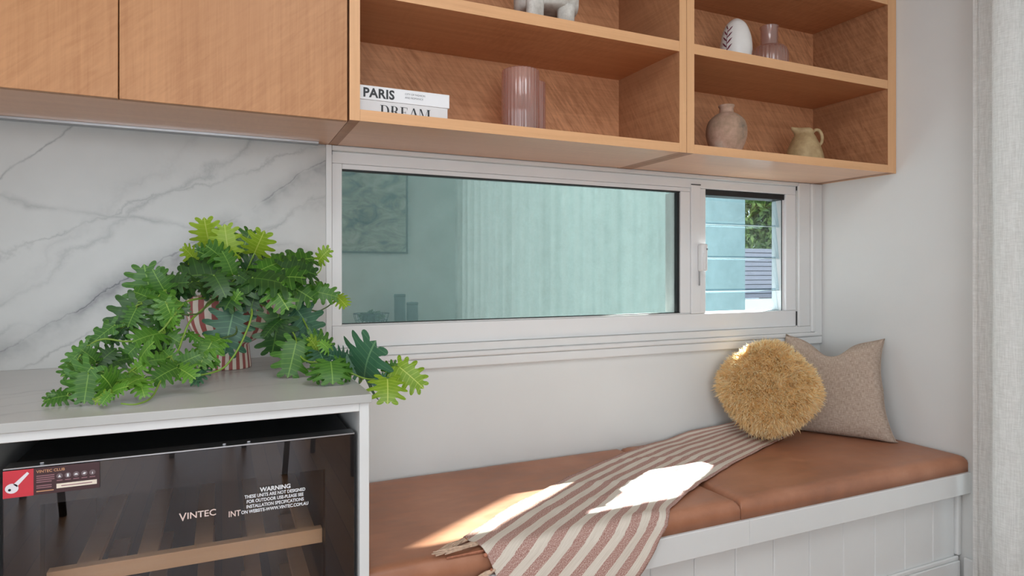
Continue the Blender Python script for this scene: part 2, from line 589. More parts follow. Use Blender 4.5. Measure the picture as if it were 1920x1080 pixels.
# other openings of the room: glazed door behind the curtain, two bare openings for the fill lamps
def glazed(name, axis, at, u0, u1, z0, z1, n, label):
    g = thing(name, (at, (u0 + u1) / 2, z0) if axis == 'x' else ((u0 + u1) / 2, at, z0), label, 'door' if 'door' in name else 'window', kind='structure')
    def b(nm, a0, a1, c0, c1, m, th=0.03):
        lo, hi = ((at - th, a0, c0), (at + th, a1, c1)) if axis == 'x' else ((a0, at - th, c0), (a1, at + th, c1))
        box(nm, lo, hi, m, g)
    b('frame_head', u0, u1, z1 - 0.05, z1, FR); b('frame_sill', u0, u1, z0, z0 + 0.04, FR)
    for k in range(n + 1):
        x = u0 + (u1 - u0 - 0.05) * k / n
        b('frame_jamb', x, x + 0.05, z0 + 0.041, z1 - 0.051, FR)
    for k in range(n):
        xa = u0 + (u1 - u0 - 0.05) * k / n + 0.051
        xb = u0 + (u1 - u0 - 0.05) * (k + 1) / n - 0.001
        b('pane', xa, xb, z0 + 0.041, z1 - 0.051, M['clear'], 0.003)
    return g
glazed('door_1', 'x', XR + 0.07, -4.449, -0.781, 0.001, 2.319, 4, 'glazed sliding door hidden behind the sheer curtains')

struct(box('wall_sun_block', (XR + 0.15, 0.0, -0.3), (6.2, 0.10, 3.1), plain('dark_grey_paint', srgb(84, 90, 92), 0.8)))  # added unseen wall that blocks sun from reaching the curtains
# added unseen roof outside the glazed door keeps the sun off the curtains
struct(box('ceiling_sun_block', (XR + 0.15, YR - 1.5, 2.55), (7.5, -0.25, 2.67), M['ceiling']))

# ------------------------------------------------------------------ outside, seen through the window
t = NT('teal_render')
n_ = t.noise(t.pos(), 14.0, 6, 0.7)
t.base(t.ramp(n_, [(0.3, srgb(112, 134, 138)), (0.7, srgb(132, 154, 158))])); t.rough(0.85)
struct(box('wall_neighbour', (-1.6, 1.10, -0.3), (3.115, 1.28, 4.6), t.m))
struct(box('floor_outside', (-6, 0.14, -0.42), (24, 16, -0.30), plain('pale_concrete', srgb(150, 149, 146), 0.85, 0.05, 3.0)))
struct(box('wall_garden', (4.2, 3.32, -0.3), (9.0, 3.45, 0.85), plain('white_render', srgb(215, 215, 213), 0.8, 0.02, 4.0)))
fence = thing('slat_fence', (6.4, 3.5, 0.85), 'pale horizontal slat fence seen through the louvres', 'fence')
fm = plain('lilac_grey_paint', srgb(138, 135, 148), 0.6, 0.05, 10.0)
for k in range(11):
    z = 0.856 + k * 0.0525
    box('slat', (4.2, 3.485, z), (9.0, 3.505, z + 0.045), fm, fence)
box('gap_darkener', (4.2, 3.512, 0.851), (9.0, 3.520, 1.425), plain('fence_shadow_board', srgb(84, 82, 92), 0.8), fence)  # added dark sheet behind the slats so their gaps read dark
for x in (4.25, 6.2, 8.4):
    box('post', (x, 3.521, 0.851), (x + 0.07, 3.58, 1.44), fm, fence)

tree = thing('garden_tree', (9.3, 6.8, -0.3), 'leafy green tree behind the slat fence', 'tree')
bm = bmesh.new()
tube(bm, curve_pts([(9.3, 6.8, -0.3), (9.25, 6.8, 1.2), (9.4, 6.85, 2.2), (9.3, 6.8, 3.2)]), 0.13, 8, 0.05)
bm_obj('trunk', bm, plain('bark', (0.05, 0.035, 0.025, 1), 0.9, 0.3), tree)
for ends in (((9.3, 6.8, 1.4), (9.0, 6.6, 2.3), (8.6, 6.5, 2.9)), ((9.35, 6.8, 1.8), (9.8, 6.7, 2.6), (10.2, 6.6, 3.0)), ((9.3, 6.8, 2.0), (9.2, 6.3, 2.6), (9.1, 5.9, 2.8))):
    bm = bmesh.new(); tube(bm, curve_pts(ends, 5), 0.05, 6, 0.015)
    bm_obj('branch', bm, plain('bark_branch', (0.05, 0.035, 0.025, 1), 0.9, 0.3), tree)
def leaf_cloud(centers, n, size):
    co, fa = [], []
    for k in range(n):
        c, r = centers[k % len(centers)]
        d = Vector(rng.normal(size=3)); d.normalize()
        p = Vector(c) + Vector((d.x * r[0], d.y * r[1], d.z * r[2])) * (rng.random() ** 0.4)
        a = Vector(rng.normal(size=3)).normalized()
        b = a.cross(Vector(rng.normal(size=3))).normalized()
        s = size * (0.7 + 0.6 * rng.random())
        i = len(co)
        co += [p - a * s, p + b * s * 0.4 + Vector((0, 0, 0.1 * s)), p + a * s, p - b * s * 0.4]
        fa.append((i, i + 1, i + 2, i + 3))
    me = bpy.data.meshes.new('foliage')
    me.from_pydata([tuple(c) for c in co], [], fa)
    return me
t = NT('garden_leaf')
t.base(t.ramp(t.noise(t.pos(), 6.0, 2), [(0.35, srgb(44, 70, 28)), (0.65, srgb(96, 118, 52))])); t.rough(0.5)
M['garden_leaf'] = t.m
fo = me_obj('foliage', leaf_cloud([((9.3, 6.8, 2.9), (1.4, 1.0, 1.1)), ((8.6, 6.5, 2.4), (0.9, 0.7, 0.8)), ((10.1, 6.6, 2.5), (0.9, 0.7, 0.8)), ((9.2, 6.0, 2.2), (0.9, 0.6, 0.7)), ((9.0, 6.4, 1.7), (1.0, 0.6, 0.5))], 7000, 0.075), M['garden_leaf'], tree)
fo['kind'] = 'stuff'

# ------------------------------------------------------------------ wall cabinets
SH = [(1.552, 1.582), (1.886, 1.920), (2.222, 2.256), (2.560, 2.590)]
CT = 2.590
def cab_doors():
    c = thing('wall_cabinet', (-0.45, 0, SOF), 'closed veneered wall cabinet with plain doors over the marble splashback', 'cabinet')
    box('carcass', (-1.95, CAB_Y + 0.027, SOF), (0.3030, -0.0004, CT), M['wood_soffit_lit'], c)
    edges = [-1.79, -1.263, -0.7365, -0.2117, 0.3000]
    for a, b in zip(edges, edges[1:]):
        box('door', (a + 0.0013, CAB_Y, SOF - 0.003), (b - 0.0013, CAB_Y + 0.019, CT), M['wood_door'], c, 0.0008)
    return c
cab_doors()

def cab_open(x0, x1, pl, pr, label, filler=0.0):
    c = thing('shelf_unit', ((x0 + x1) / 2, 0, SOF), label, 'shelf unit')
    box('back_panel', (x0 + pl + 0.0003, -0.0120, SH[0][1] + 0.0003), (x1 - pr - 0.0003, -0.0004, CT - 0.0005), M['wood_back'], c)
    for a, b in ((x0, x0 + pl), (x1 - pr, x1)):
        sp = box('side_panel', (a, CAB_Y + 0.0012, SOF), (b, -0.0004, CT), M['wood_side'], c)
        box('edging', (a + 0.0002, CAB_Y, SOF), (b - 0.0002, CAB_Y + 0.0011, CT), M['edge_z'], sp)
    for k, (za, zb) in enumerate(SH):
        nm = 'bottom_panel' if k == 0 else 'top_panel' if k == 3 else 'shelf'
        s = box(nm, (x0 + pl + 0.0002, CAB_Y + 0.0012 + (0.001 if k else 0), za), (x1 - pr - 0.0002, -0.0124, zb), M['wood_soffit_lit'] if k == 0 else M['wood_shelf'], c)
        box('edging', (x0 + pl + 0.0002, CAB_Y + (0.001 if k else 0), za), (x1 - pr - 0.0002, CAB_Y + (0.0021 if k else 0.0011), zb), M['edge_x'], s)
    if filler:
        box('filler', (x1 + 0.0008, CAB_Y + 0.004, SOF), (x1 + filler, -0.0004, CT), M['edge_z'], c)
    return c
cab_open(0.3042, 1.4090, 0.0275, 0.0290, 'open veneered shelf unit holding the books and pink wavy vase')
cab_open(1.4105, 2.4610, 0.0315, 0.0415, 'open veneered shelf unit against the right wall holding jug and vases', 0.0132)

# ------------------------------------------------------------------ counter and wine fridge niche
CF = -0.720
worktop = tag(box('worktop', (-1.9, CF, 0.8822), (0.2865, -0.0004, 0.9000), M['marble_top'], None, 0.0015, 2), 'pale veined stone worktop under the potted plant', 'worktop')
base = thing('base_cabinet', (-0.1, -0.36, 0.0), 'white base cabinet framing the wine fridge', 'cabinet')
box('end_panel', (0.2620, CF + 0.006, 0.0003), (0.2820, -0.0004, 0.8820), M['white'], base, 0.001)
box('top_rail', (-0.3650, CF + 0.006, 0.8650), (0.2618, -0.10, 0.8820), M['white'], base, 0.001)
box('divider_panel', (-0.3850, CF + 0.006, 0.0003), (-0.3652, -0.0004, 0.8820), M['white'], base, 0.001)
box('back_panel', (-0.3650, -0.0160, 0.0003), (0.2618, -0.0006, 0.8645), M['white'], base)
box('plinth', (-0.3650, -0.64, 0.0003), (0.2618, -0.62, 0.0995), M['white'], base)
box('base_panel', (-0.3650, -0.619, 0.0800), (0.2618, -0.0165, 0.0995), M['white'], base)

fr_ = thing('wine_fridge', (-0.0425, -0.40, 0.10), 'black built-in wine fridge with a smoked glass door', 'wine fridge')
FX0, FX1, FZ0, FZ1 = -0.3394, 0.2545, 0.1005, 0.8150
FB = M['fridge_black']
bm = bmesh.new()
abox(bm, (FX0 + 0.004, -0.655, FZ0), (FX0 + 0.045, -0.05, FZ1 - 0.002))
abox(bm, (FX1 - 0.045, -0.655, FZ0), (FX1 - 0.004, -0.05, FZ1 - 0.002))
abox(bm, (FX0 + 0.045, -0.655, FZ0), (FX1 - 0.045, -0.05, FZ0 + 0.05))
abox(bm, (FX0 + 0.045, -0.655, FZ1 - 0.062), (FX1 - 0.045, -0.05, FZ1 - 0.002))
abox(bm, (FX0 + 0.045, -0.10, FZ0 + 0.05), (FX1 - 0.045, -0.05, FZ1 - 0.062))
bm_obj('body', bm, FB, fr_)
dr = box('door_glass', (FX0, -0.700, FZ0), (FX1, -0.6955, FZ1), M['fridge_glass'], fr_, 0.0006)
WX0, WX1, WZ0, WZ1 = -0.2880, 0.1960, 0.16, 0.7480
dm = plain('door_enamel_black', (0.008, 0.007, 0.007, 1), 0.5, 0.1)
for lo, hi in (((FX0, -0.6950, FZ0), (WX0, -0.660, FZ1)), ((WX1, -0.6950, FZ0), (FX1, -0.660, FZ1)),
               ((WX0, -0.6950, FZ0), (WX1, -0.660, WZ0)), ((WX0, -0.6950, WZ1), (WX1, -0.660, FZ1))):
    box('door_frame', lo, hi, dm, fr_)
box('door_trim', (FX0, -0.6998, FZ1 + 0.0003), (FX1, -0.660, FZ1 + 0.0030), M['steel'], fr_, 0.0005)
for x in (0.002, 0.046, -0.29):
    box('hinge_screw', (x, -0.69, FZ1 + 0.0031), (x + 0.007, -0.683, FZ1 + 0.0060), M['steel'], fr_, 0.001)
wl = wood('beech_shelf', 'x', (0.88, 0.58, 0.33), (0.78, 0.48, 0.25), 0.05)
for z in (0.580, 0.44, 0.30):
    sf = box('wine_shelf', (-0.2880, -0.652, z), (0.1960, -0.630, z + 0.030), wl, fr_, 0.001)
    for x in (-0.25, -0.15, -0.05, 0.05, 0.15):
        box('slat', (x, -0.6295, z + 0.006), (x + 0.035, -0.12, z + 0.020), wl, sf)
# printing on the door glass, and the logo's ghost reflection
pw = plain('white_print', srgb(226, 226, 228), 0.6, 0.02)
yg = -0.7008
W_ = (("WARNING", 0.725, 0.0118, 0.0004), ("THESE UNITS ARE NOT DESIGNED", 0.7155, 0.0090, 0.00025), ("FOR OUTDOOR USE-PLEASE SEE", 0.7058, 0.0090, 0.00025),
      ("INSTALLATION SPECIFICATIONS", 0.6960, 0.0090, 0.00025), ("ON WEBSITE-WWW.VINTEC.COM.AU", 0.6862, 0.0090, 0.00025))
for k, (s, z, sz, bo) in enumerate(W_):
    text_mesh(s, sz, pw, 'lettering', fr_, (0.0985, yg, z - 0.004), align='CENTER', bold=bo, squeeze=0.82 if k else 1.0)
pl_ = plain('logo_print', srgb(228, 205, 196), 0.6, 0.02)
text_mesh("INTEC", 0.0170, pl_, 'lettering', fr_, (-0.0592, yg, 0.6880), bold=0.0002, squeeze=1.05)
text_mesh("V", 0.0215, pl_, 'lettering', fr_, (-0.0720, yg, 0.6855), bold=0.0002, squeeze=0.95)
text_mesh("INT", 0.0160, pl_, 'lettering', fr_, (0.0125, yg, 0.6800), bold=0.0002, squeeze=0.85)  # ghost reflection of the logo, drawn as flat lettering
# promotional sticker, top left of the door
st = box('sticker', (-0.3390, -0.7008, 0.7675), (-0.1988, -0.7003, 0.8140), plain('sticker_maroon', srgb(62, 30, 34), 0.45), fr_)
box('sticker_panel', (-0.3390, -0.7012, 0.7675), (-0.2960, -0.7009, 0.8140), plain('sticker_red', srgb(205, 48, 62), 0.45), st)
bm = bmesh.new()
for i in range(20):
    pass
ring = []
kx, kz = -0.3265, 0.7835
vs = [bm.verts.new((kx + 0.0095 * math.cos(2 * math.pi * i / 20), -0.7016, kz + 0.0085 * math.sin(2 * math.pi * i / 20))) for i in range(20)]
bm.faces.new(vs)
q = [(kx + 0.002, kz + 0.007), (kx + 0.007, kz + 0.002), (-0.3020, 0.8065), (-0.3050, 0.8095)]
bm.faces.new([bm.verts.new((a, -0.7016, b)) for a, b in q])
bm_obj('key_picture', bm, plain('key_white', srgb(232, 228, 232), 0.4), st)
bm = bmesh.new()
bm.faces.new([bm.verts.new((kx - 0.003 + 0.0022 * math.cos(2 * math.pi * i / 12), -0.7020, kz - 0.002 + 0.0022 * math.sin(2 * math.pi * i / 12))) for i in range(12)])
bm_obj('key_hole', bm, M['black'], st)
gold = plain('sticker_gold', srgb(205, 150, 110), 0.5)
text_mesh("VINTEC CLUB", 0.0068, gold, 'lettering', st, (-0.2920, -0.7016, 0.8055), bold=0.0001, squeeze=0.98)
dim = plain('sticker_dim_print', srgb(150, 105, 112), 0.5)
for z in (0.799, 0.7955, 0.792, 0.7885, 0.782, 0.7785):
    box('text_line', (-0.2920, -0.7014, z), (-0.2660 - 0.004 * (z < 0.79), -0.7010, z + 0.0016), dim, st)
box('text_line', (-0.2920, -0.7014, 0.7725), (-0.2670, -0.7010, 0.7741), gold, st)
for k in range(5):
    bm = bmesh.new()
    cx = -0.2585 + k * 0.0122
    bm.faces.new([bm.verts.new((cx + 0.0048 * math.cos(2 * math.pi * i / 16), -0.7014, 0.7965 + 0.0048 * math.sin(2 * math.pi * i / 16))) for i in range(16)])
    bm_obj('icon_disc', bm, plain('sticker_grey', srgb(110, 92, 96), 0.5), st)
    bm = bmesh.new()
    sh = [[(-1, -1), (1, -1), (0, 1.2)], [(-.7, -1.3), (.7, -1.3), (.7, 1.3), (-.7, 1.3)], [(-1.3, -.6), (1.3, -.6), (.8, .8), (-.8, .8)], [(-1.2, -.5), (.4, -.9), (1.4, .6), (-.2, 1)], [(-.4, -1.2), (.5, -1), (.2, 1.2)]][k]
    bm.faces.new([bm.verts.new((cx + a * 0.0021, -0.7018, 0.7965 + b * 0.0021)) for a, b in sh])
    bm_obj('icon', bm, pw, st)
    box('text_line', (cx - 0.0042, -0.7014, 0.7880), (cx + 0.0042, -0.7010, 0.7893), dim, st)
bw = box('banner', (-0.2630, -0.7014, 0.7750), (-0.2030, -0.7010, 0.7830), plain('sticker_cream', srgb(235, 222, 205), 0.5), st)
box('banner_text', (-0.2560, -0.7018, 0.7782), (-0.2100, -0.7015, 0.7796), dim, bw)

# ================================================================== BENCH
BX0 = 0.2825
LZ0, LZ1 = 0.352, 0.428
bench = thing('window_seat', (1.38, -0.32, 0.0), 'white panelled window seat running under the long window', 'bench')
for a, b in ((BX0, 1.4092), (1.4098, XR - 0.0006)):
    box('seat_lid', (a, -0.643, LZ0), (b, -0.0004, LZ1), M['white'], bench, 0.0025, 2)
gx = [XR - 0.024]
x = 2.3244
while x > BX0 + 0.02:
    gx.append(x)
    x -= 0.1545
gx.append(BX0 + 0.001)
for b, a in zip(gx, gx[1:]):
    bm = bmesh.new()
    abox(bm, (a + 0.0006, -0.600, 0.0004), (b - 0.0006, -0.588, LZ0 - 0.0004), 0.0035, 1)
    bm_obj('board', bm, M['white'], bench)
box('carcass_panel', (BX0 + 0.001, -0.5876, 0.0004), (XR - 0.001, -0.575, LZ0 - 0.0004), M['white'], bench)
box('corner_stile', (XR - 0.0235, -0.612, 0.1160), (XR - 0.0006, -0.5885, LZ0 - 0.0004), M['white'], bench, 0.006, 3)
box('skirting', (BX0 + 0.001, -0.616, 0.0004), (XR - 0.0175, -0.6005, 0.100), M['white'], bench, 0.002)
box('skirting_cap', (BX0 + 0.001, -0.611, 0.1003), (XR - 0.0175, -0.6005, 0.1155), M['white'], bench, 0.004, 3)

# ------------------------------------------------------------------ leather seat cushions
t = NT('tan_leather')
p = t.pos()
big = t.noise(p, 3.0, 4, 0.6)
med = t.noise(t.mapping(p, (1, 3, 1)), 9.0, 5, 0.65)
v = t.math('ADD', t.math('MULTIPLY', big, 0.6), t.math('MULTIPLY', med, 0.4))
t.base(t.ramp(v, [(0.30, srgb(140, 92, 68)), (0.5, srgb(168, 113, 85)), (0.70, srgb(188, 134, 106))]))
t.rough(t.ramp(med, [(0.3, (0.36, 0.36, 0.36)), (0.7, (0.5, 0.5, 0.5))]))
t.b.inputs['Specular IOR Level'].default_value = 0.45
pore = t.new('ShaderNodeTexVoronoi', feature='DISTANCE_TO_EDGE')
pore.inputs['Scale'].default_value = 420
t.link(p, pore.inputs['Vector'])
t.bump(pore.outputs['Distance'], 0.08, 0.001)
M['leather'] = t.m
def seat_cushion(x0, x1, label):
    c = thing('seat_cushion', ((x0 + x1) / 2, -0.32, LZ1), label, 'cushion', 'leather seat cushions on the window seat')
    y0, y1, z0, z1 = -0.634, -0.006, LZ1 + 0.0004, 0.4865
    nx, ny = 44, 26
    bm = bmesh.new()
    R = 0.026
    def ease(k, n, a, b):
        # denser samples near the ends so the rounded border is smooth
        f = k / n
        f = 0.5 - 0.5 * math.cos(math.pi * f)
        return a + (b - a) * f
    top, bot = [], []
    for i in range(nx + 1):
        rt, rb = [], []
        for j in range(ny + 1):
            xx, yy = ease(i, nx, x0, x1), ease(j, ny, y0, y1)
            d = min(xx - x0, x1 - xx, yy - y0, y1 - yy)
            # rounded shoulder
            e = max(0.0, 1 - d / R)
            drop = R * (1 - math.sqrt(max(0.0, 1 - e * e)))
            crown = 0.003 * math.sin(math.pi * (xx - x0) / (x1 - x0)) * math.sin(math.pi * (yy - y0) / (y1 - y0))
            wob = 0.0012 * noise.noise(Vector((xx * 6, yy * 7, x0)))
            rt.append(bm.verts.new((xx, yy, z1 - drop + crown + wob)))
            rb.append(bm.verts.new((xx, yy, z0)))
        top.append(rt); bot.append(rb)
    for i in range(nx):
        for j in range(ny):
            bm.faces.new((top[i][j], top[i + 1][j], top[i + 1][j + 1], top[i][j + 1]))
    ring_t = [top[i][0] for i in range(nx + 1)] + [top[nx][j] for j in range(1, ny + 1)] + [top[i][ny] for i in range(nx - 1, -1, -1)] + [top[0][j] for j in range(ny - 1, 0, -1)]
    ring_b = [bot[i][0] for i in range(nx + 1)] + [bot[nx][j] for j in range(1, ny + 1)] + [bot[i][ny] for i in range(nx - 1, -1, -1)] + [bot[0][j] for j in range(ny - 1, 0, -1)]
    n = len(ring_t)
    for k in range(n):
        bm.faces.new((ring_t[k], ring_t[(k + 1) % n], ring_b[(k + 1) % n], ring_b[k]))
    bm.faces.new(ring_b[::-1])
    for v_ in [v_ for v_ in bm.verts if not v_.link_faces]:
        bm.verts.remove(v_)
    bm_obj('leather_cover', bm, M['leather'], c, True)
seat_cushion(BX0 + 0.004, 1.3820, 'tan leather seat cushion between the base cabinet and the throw')
seat_cushion(1.3850, XR - 0.003, 'tan leather seat cushion under the pillows by the right wall')

# ------------------------------------------------------------------ striped throw
t = NT('striped_weave')
uv = t.uv()
us = t.sep(uv)
fr = t.math('FRACT', t.math('ADD', t.math('MULTIPLY', us[1], 9.2), 0.60))
# rose band occupies part of every repeat
band = t.math('MULTIPLY', t.math('GREATER_THAN', fr, 0.50), 1.0)
wv = t.new('ShaderNodeTexWave', wave_type='BANDS')
wv.inputs['Scale'].default_value = 1.0
tw = t.noise(t.mapping(uv, (420, 140, 1)), 1.0, 2, 0.7)
slub = t.noise(t.mapping(uv, (10, 240, 1)), 1.0, 3, 0.6)
cream = t.ramp(slub, [(0.3, srgb(206, 194, 180)), (0.7, srgb(226, 216, 204))])
rose_ = t.ramp(tw, [(0.32, srgb(150, 106, 96)), (0.50, srgb(176, 136, 126)), (0.66, srgb(220, 200, 188))])
t.base(t.mix(band, cream, rose_))
t.rough(0.95)
t.b.inputs['Specular IOR Level'].default_value = 0.1
t.bump(t.math('ADD', tw, slub), 0.25, 0.002)
M['throw'] = t.m

FRONT = -0.640          # front face of the seat cushions
def drape(x, y, lift):
    """flat layout -> lying on the cushion, rolling over its front edge, hanging down"""
    top = 0.4905
    r = 0.020
    if y >= FRONT + r:
        return Vector((x, min(y, -0.012), top + lift))
    s = (FRONT + r) - y
    arc = r * math.pi / 2
    if s < arc:
        a = s / r
        return Vector((x, FRONT + r - (r + lift) * math.sin(a), top - r + (r + lift) * math.cos(a)))
    h = s - arc
    return Vector((x, FRONT - 0.006 - lift - 0.02 * min(1, h / 0.1), top - r - h))
Lp = [(1.93, -0.045), (1.72, -0.022), (1.55, -0.030), (1.323, -0.112), (1.149, -0.192), (0.975, -0.283), (0.747, -0.415), (0.640, -0.490), (0.547, -0.560)]
Rp = [(2.16, -0.115), (2.05, -0.190), (1.67, -0.343), (1.38, -0.480), (1.16, -0.604), (1.075, -0.690), (0.99, -0.775), (0.86, -0.87), (0.70, -0.97)]
Lc = curve_pts([(*q, 0) for q in Lp], 14)
Rc = curve_pts([(*q, 0) for q in Rp], 14)
NW = 60
throw = thing('throw_blanket', (1.1, -0.35, 0.487), 'dusty rose and cream striped throw with tassels laid across the seat', 'throw')
bm = bmesh.new()
uvl = bm.loops.layers.uv.new('UVMap')
grid = []
NS = len(Lc)
def fold(s, wv_, x, y):
    # soft long creases across the throw where it bunches near the sunlit middle
    k = 0.0
    k += 0.0065 * max(0, noise.noise(Vector((x * 5.0 + y * 2, y * 15 - x * 4.0, 3.1))))
    k += 0.0120 * max(0, noise.noise(Vector((x * 2.6, (y + 0.28 * x) * 22, 9.7)))) * math.exp(-((s - 0.46) / 0.22) ** 2)
    k += 0.0016 * noise.noise(Vector((x * 21, y * 21, 0.3)))
    return k + 0.0026
for i in range(NS):
    s = i / (NS - 1)
    row = []
    for j in range(NW + 1):
        wv_ = j / NW
        q = Lc[i].lerp(Rc[i], wv_)
        # ragged edge wobble
        if j in (0, NW):
            q = q + Vector((0, 0.004 * noise.noise(Vector((s * 30, wv_ * 5, 0))), 0))
        lift = fold(s, wv_, q.x, q.y)
        lift += 0.045 * max(0.0, 1 - s / 0.22) * (1 - wv_) ** 1.5     # bunched up the wall under the round cushion
        row.append(bm.verts.new(drape(q.x, q.y, lift)))
    grid.append(row)
for i in range(NS - 1):
    for j in range(NW):
        f = bm.faces.new((grid[i][j], grid[i][j + 1], grid[i + 1][j + 1], grid[i + 1][j]))
        for lp, (a, b) in zip(f.loops, ((i, j), (i, j + 1), (i + 1, j + 1), (i + 1, j))):
            lp[uvl].uv = (a / (NS - 1) * 1.6, b / NW)
end_pts = [(grid[NS - 1][j].co.copy(), grid[NS - 4][j].co.copy()) for j in range(NW + 1)]
cloth = bm_obj('cloth', bm, M['throw'], throw, True, recalc=True)
sm = cloth.modifiers.new('thickness', 'SOLIDIFY')
sm.thickness = 0.0022
sm.offset = 0.0
# tassels along the near-left end
tas = plain('tassel_yarn', srgb(206, 178, 156), 0.95, 0.18, 120.0, spec=0.05)
tas2 = plain('tassel_yarn_rose', srgb(176, 118, 94), 0.95, 0.18, 120.0, spec=0.05)
for k, j in enumerate(range(2, NW, 5)):
    e, back = end_pts[j]
    d = (e - back); d.z = min(d.z, 0); d.normalize()
    r0 = random.Random(50 + k)
    bm = bmesh.new()
    swing = Vector((-0.75, -0.1, 0)) * 0.5 + Vector((r0.uniform(-0.2, 0.2), r0.uniform(-0.35, 0.35), 0))
    dirv = (d * 0.9 + swing).normalized()
    L = r0.uniform(0.085, 0.125)
    for q in range(13):
        pts = []
        off = Vector((r0.uniform(-1, 1), r0.uniform(-1, 1), r0.uniform(-0.5, 1))) * 0.0035
        tw_ = r0.uniform(0, 6.28)
        spread = Vector((r0.uniform(-1, 1), r0.uniform(-1, 1), r0.uniform(-0.2, 0.7))) * 0.014
        for n_ in range(8):
            f_ = n_ / 7
            p_ = e + dirv * (L * f_) + off * (1 if f_ > 0.05 else 0.4) + spread * f_ * f_ + Vector((0.003 * math.sin(6 * f_ + tw_), 0.003 * math.cos(7 * f_ + tw_), 0.004 * math.sin(3.1 * f_)))
            on_top = e.z > 0.475
            if on_top:
                p_.y = max(p_.y, FRONT + 0.012)
                p_.z = max(p_.z, 0.4905 + 0.001 + 0.001 * (q % 3) - 0.5 * max(0.0, FRONT + 0.030 - p_.y))
            else:
                p_.y = min(p_.y, FRONT - 0.010)
                p_.z = min(p_.z, e.z)
            pts.append(p_)
        tube(bm, pts, 0.0030, 5, 0.0015)
    tk = bm_obj('tassel', bm, tas2 if k % 3 == 2 else tas, throw, True)
    bm = bmesh.new()
    bmesh.ops.create_uvsphere(bm, u_segments=8, v_segments=6, radius=0.0055, matrix=Matrix.Translation(e + dirv * 0.006 + Vector((0, 0, 0.001))))
    bm_obj('knot', bm, tas2, tk, True)

# ------------------------------------------------------------------ round shaggy cushion
def frame_from_normal(n):
    n = n.normalized()
    xx = Vector((0, 0, 1)).cross(n).normalized()
    yy = n.cross(xx)
    return Matrix((xx, yy, n)).transposed()
rc = on_y(1440, 727, -0.185)
rn = Vector((-0.66, -0.70, 0.30))
RM = frame_from_normal(rn)
round_c = thing('round_cushion', (rc.x, rc.y, 0.495), 'round shaggy mustard fur cushion leaning on the beige pillow', 'cushion')
RAD, HTH = 0.174, 0.072
def disc_point(th, ph):
    # superellipsoid disc: th around the rim, ph from back (-pi/2) to front (pi/2)
    c, s = math.cos(ph), math.sin(ph)
    rr = RAD * (abs(c) ** 0.62)
    squ = 1 + 0.045 * math.cos(4 * th + 0.4)
    return Vector((rr * math.cos(th) * 1.02 * squ, rr * math.sin(th) * squ, HTH * math.copysign(abs(s) ** 0.85, s)))
bm = bmesh.new()
nt, npn = 48, 24
rows = []
for j in range(npn + 1):
    ph = -math.pi / 2 + math.pi * j / npn
    rows.append([bm.verts.new(rc + RM @ disc_point(2 * math.pi * i / nt, ph)) for i in range(nt)])
for a, b in zip(rows, rows[1:]):
    for i in range(nt):
        bm.faces.new((a[i], a[(i + 1) % nt], b[(i + 1) % nt], b[i]))
bmesh.ops.remove_doubles(bm, verts=bm.verts, dist=1e-4)
bm_obj('pad', bm, plain('fur_backing', srgb(232, 190, 124), 0.95, 0.1), round_c, True)
N = 28000
th = rng.random(N) * 2 * np.pi
front = rng.random(N) < 0.72
q_ = np.where(front, np.sqrt(rng.random(N)), np.sqrt(0.45 + 0.55 * rng.random(N)))
cx = q_ ** (1 / 0.62)
sx_ = np.sqrt(np.maximum(0, 1 - cx ** 2)) * np.where(front, 1, -1)
squ = 1 + 0.045 * np.cos(4 * th + 0.4)
P0 = np.stack([RAD * q_ * np.cos(th) * 1.02 * squ, RAD * q_ * np.sin(th) * squ, HTH * np.sign(sx_) * np.abs(sx_) ** 0.85], 1)
NR = np.stack([np.cos(th) * q_ ** 3, np.sin(th) * q_ ** 3, (1 - q_ ** 4) * np.where(front, 1, -1) + 0.05], 1)
NR /= np.linalg.norm(NR, axis=1, keepdims=True)
# clumps: strands share a lean with their neighbours
clump = rng.normal(size=(900, 3)) * 0.75
seed_ix = rng.integers(0, N, 900)
cp = P0[seed_ix]
near = np.empty(N, dtype=int)
for a in range(0, N, 2000):
    d2 = ((P0[a:a + 2000, None, :] - cp[None]) ** 2).sum(2)
    near[a:a + 2000] = d2.argmin(1)
D = NR * 0.9 + clump[near] * 0.60 + rng.normal(size=(N, 3)) * 0.30
D[:, 1] -= 0.15
D /= np.linalg.norm(D, axis=1, keepdims=True)
LEN = (0.014 + 0.013 * rng.random(N))[:, None]
curl = rng.normal(size=(N, 3)) * 0.35
curl[:, 1] -= 0.35
W = np.cross(D, rng.normal(size=(N, 3)))
W /= np.linalg.norm(W, axis=1, keepdims=True)
R3 = np.array(RM)
rc_np = np.array(rc)
pts = []
for k, f in enumerate((0.0, 0.4, 0.75, 1.0)):
    cpt = P0 + D * LEN * f + curl * LEN * f * f * 0.45
    hw = (0.0012, 0.0014, 0.0012, 0.0003)[k]
    pts.append(cpt - W * hw)
    pts.append(cpt + W * hw)
V = np.stack(pts, 1).reshape(-1, 3) @ R3.T + rc_np
idx = np.arange(N)[:, None] * 8
F = np.concatenate([idx + np.array([[0, 1, 3, 2]]), idx + np.array([[2, 3, 5, 4]]), idx + np.array([[4, 5, 7, 6]])], 0)
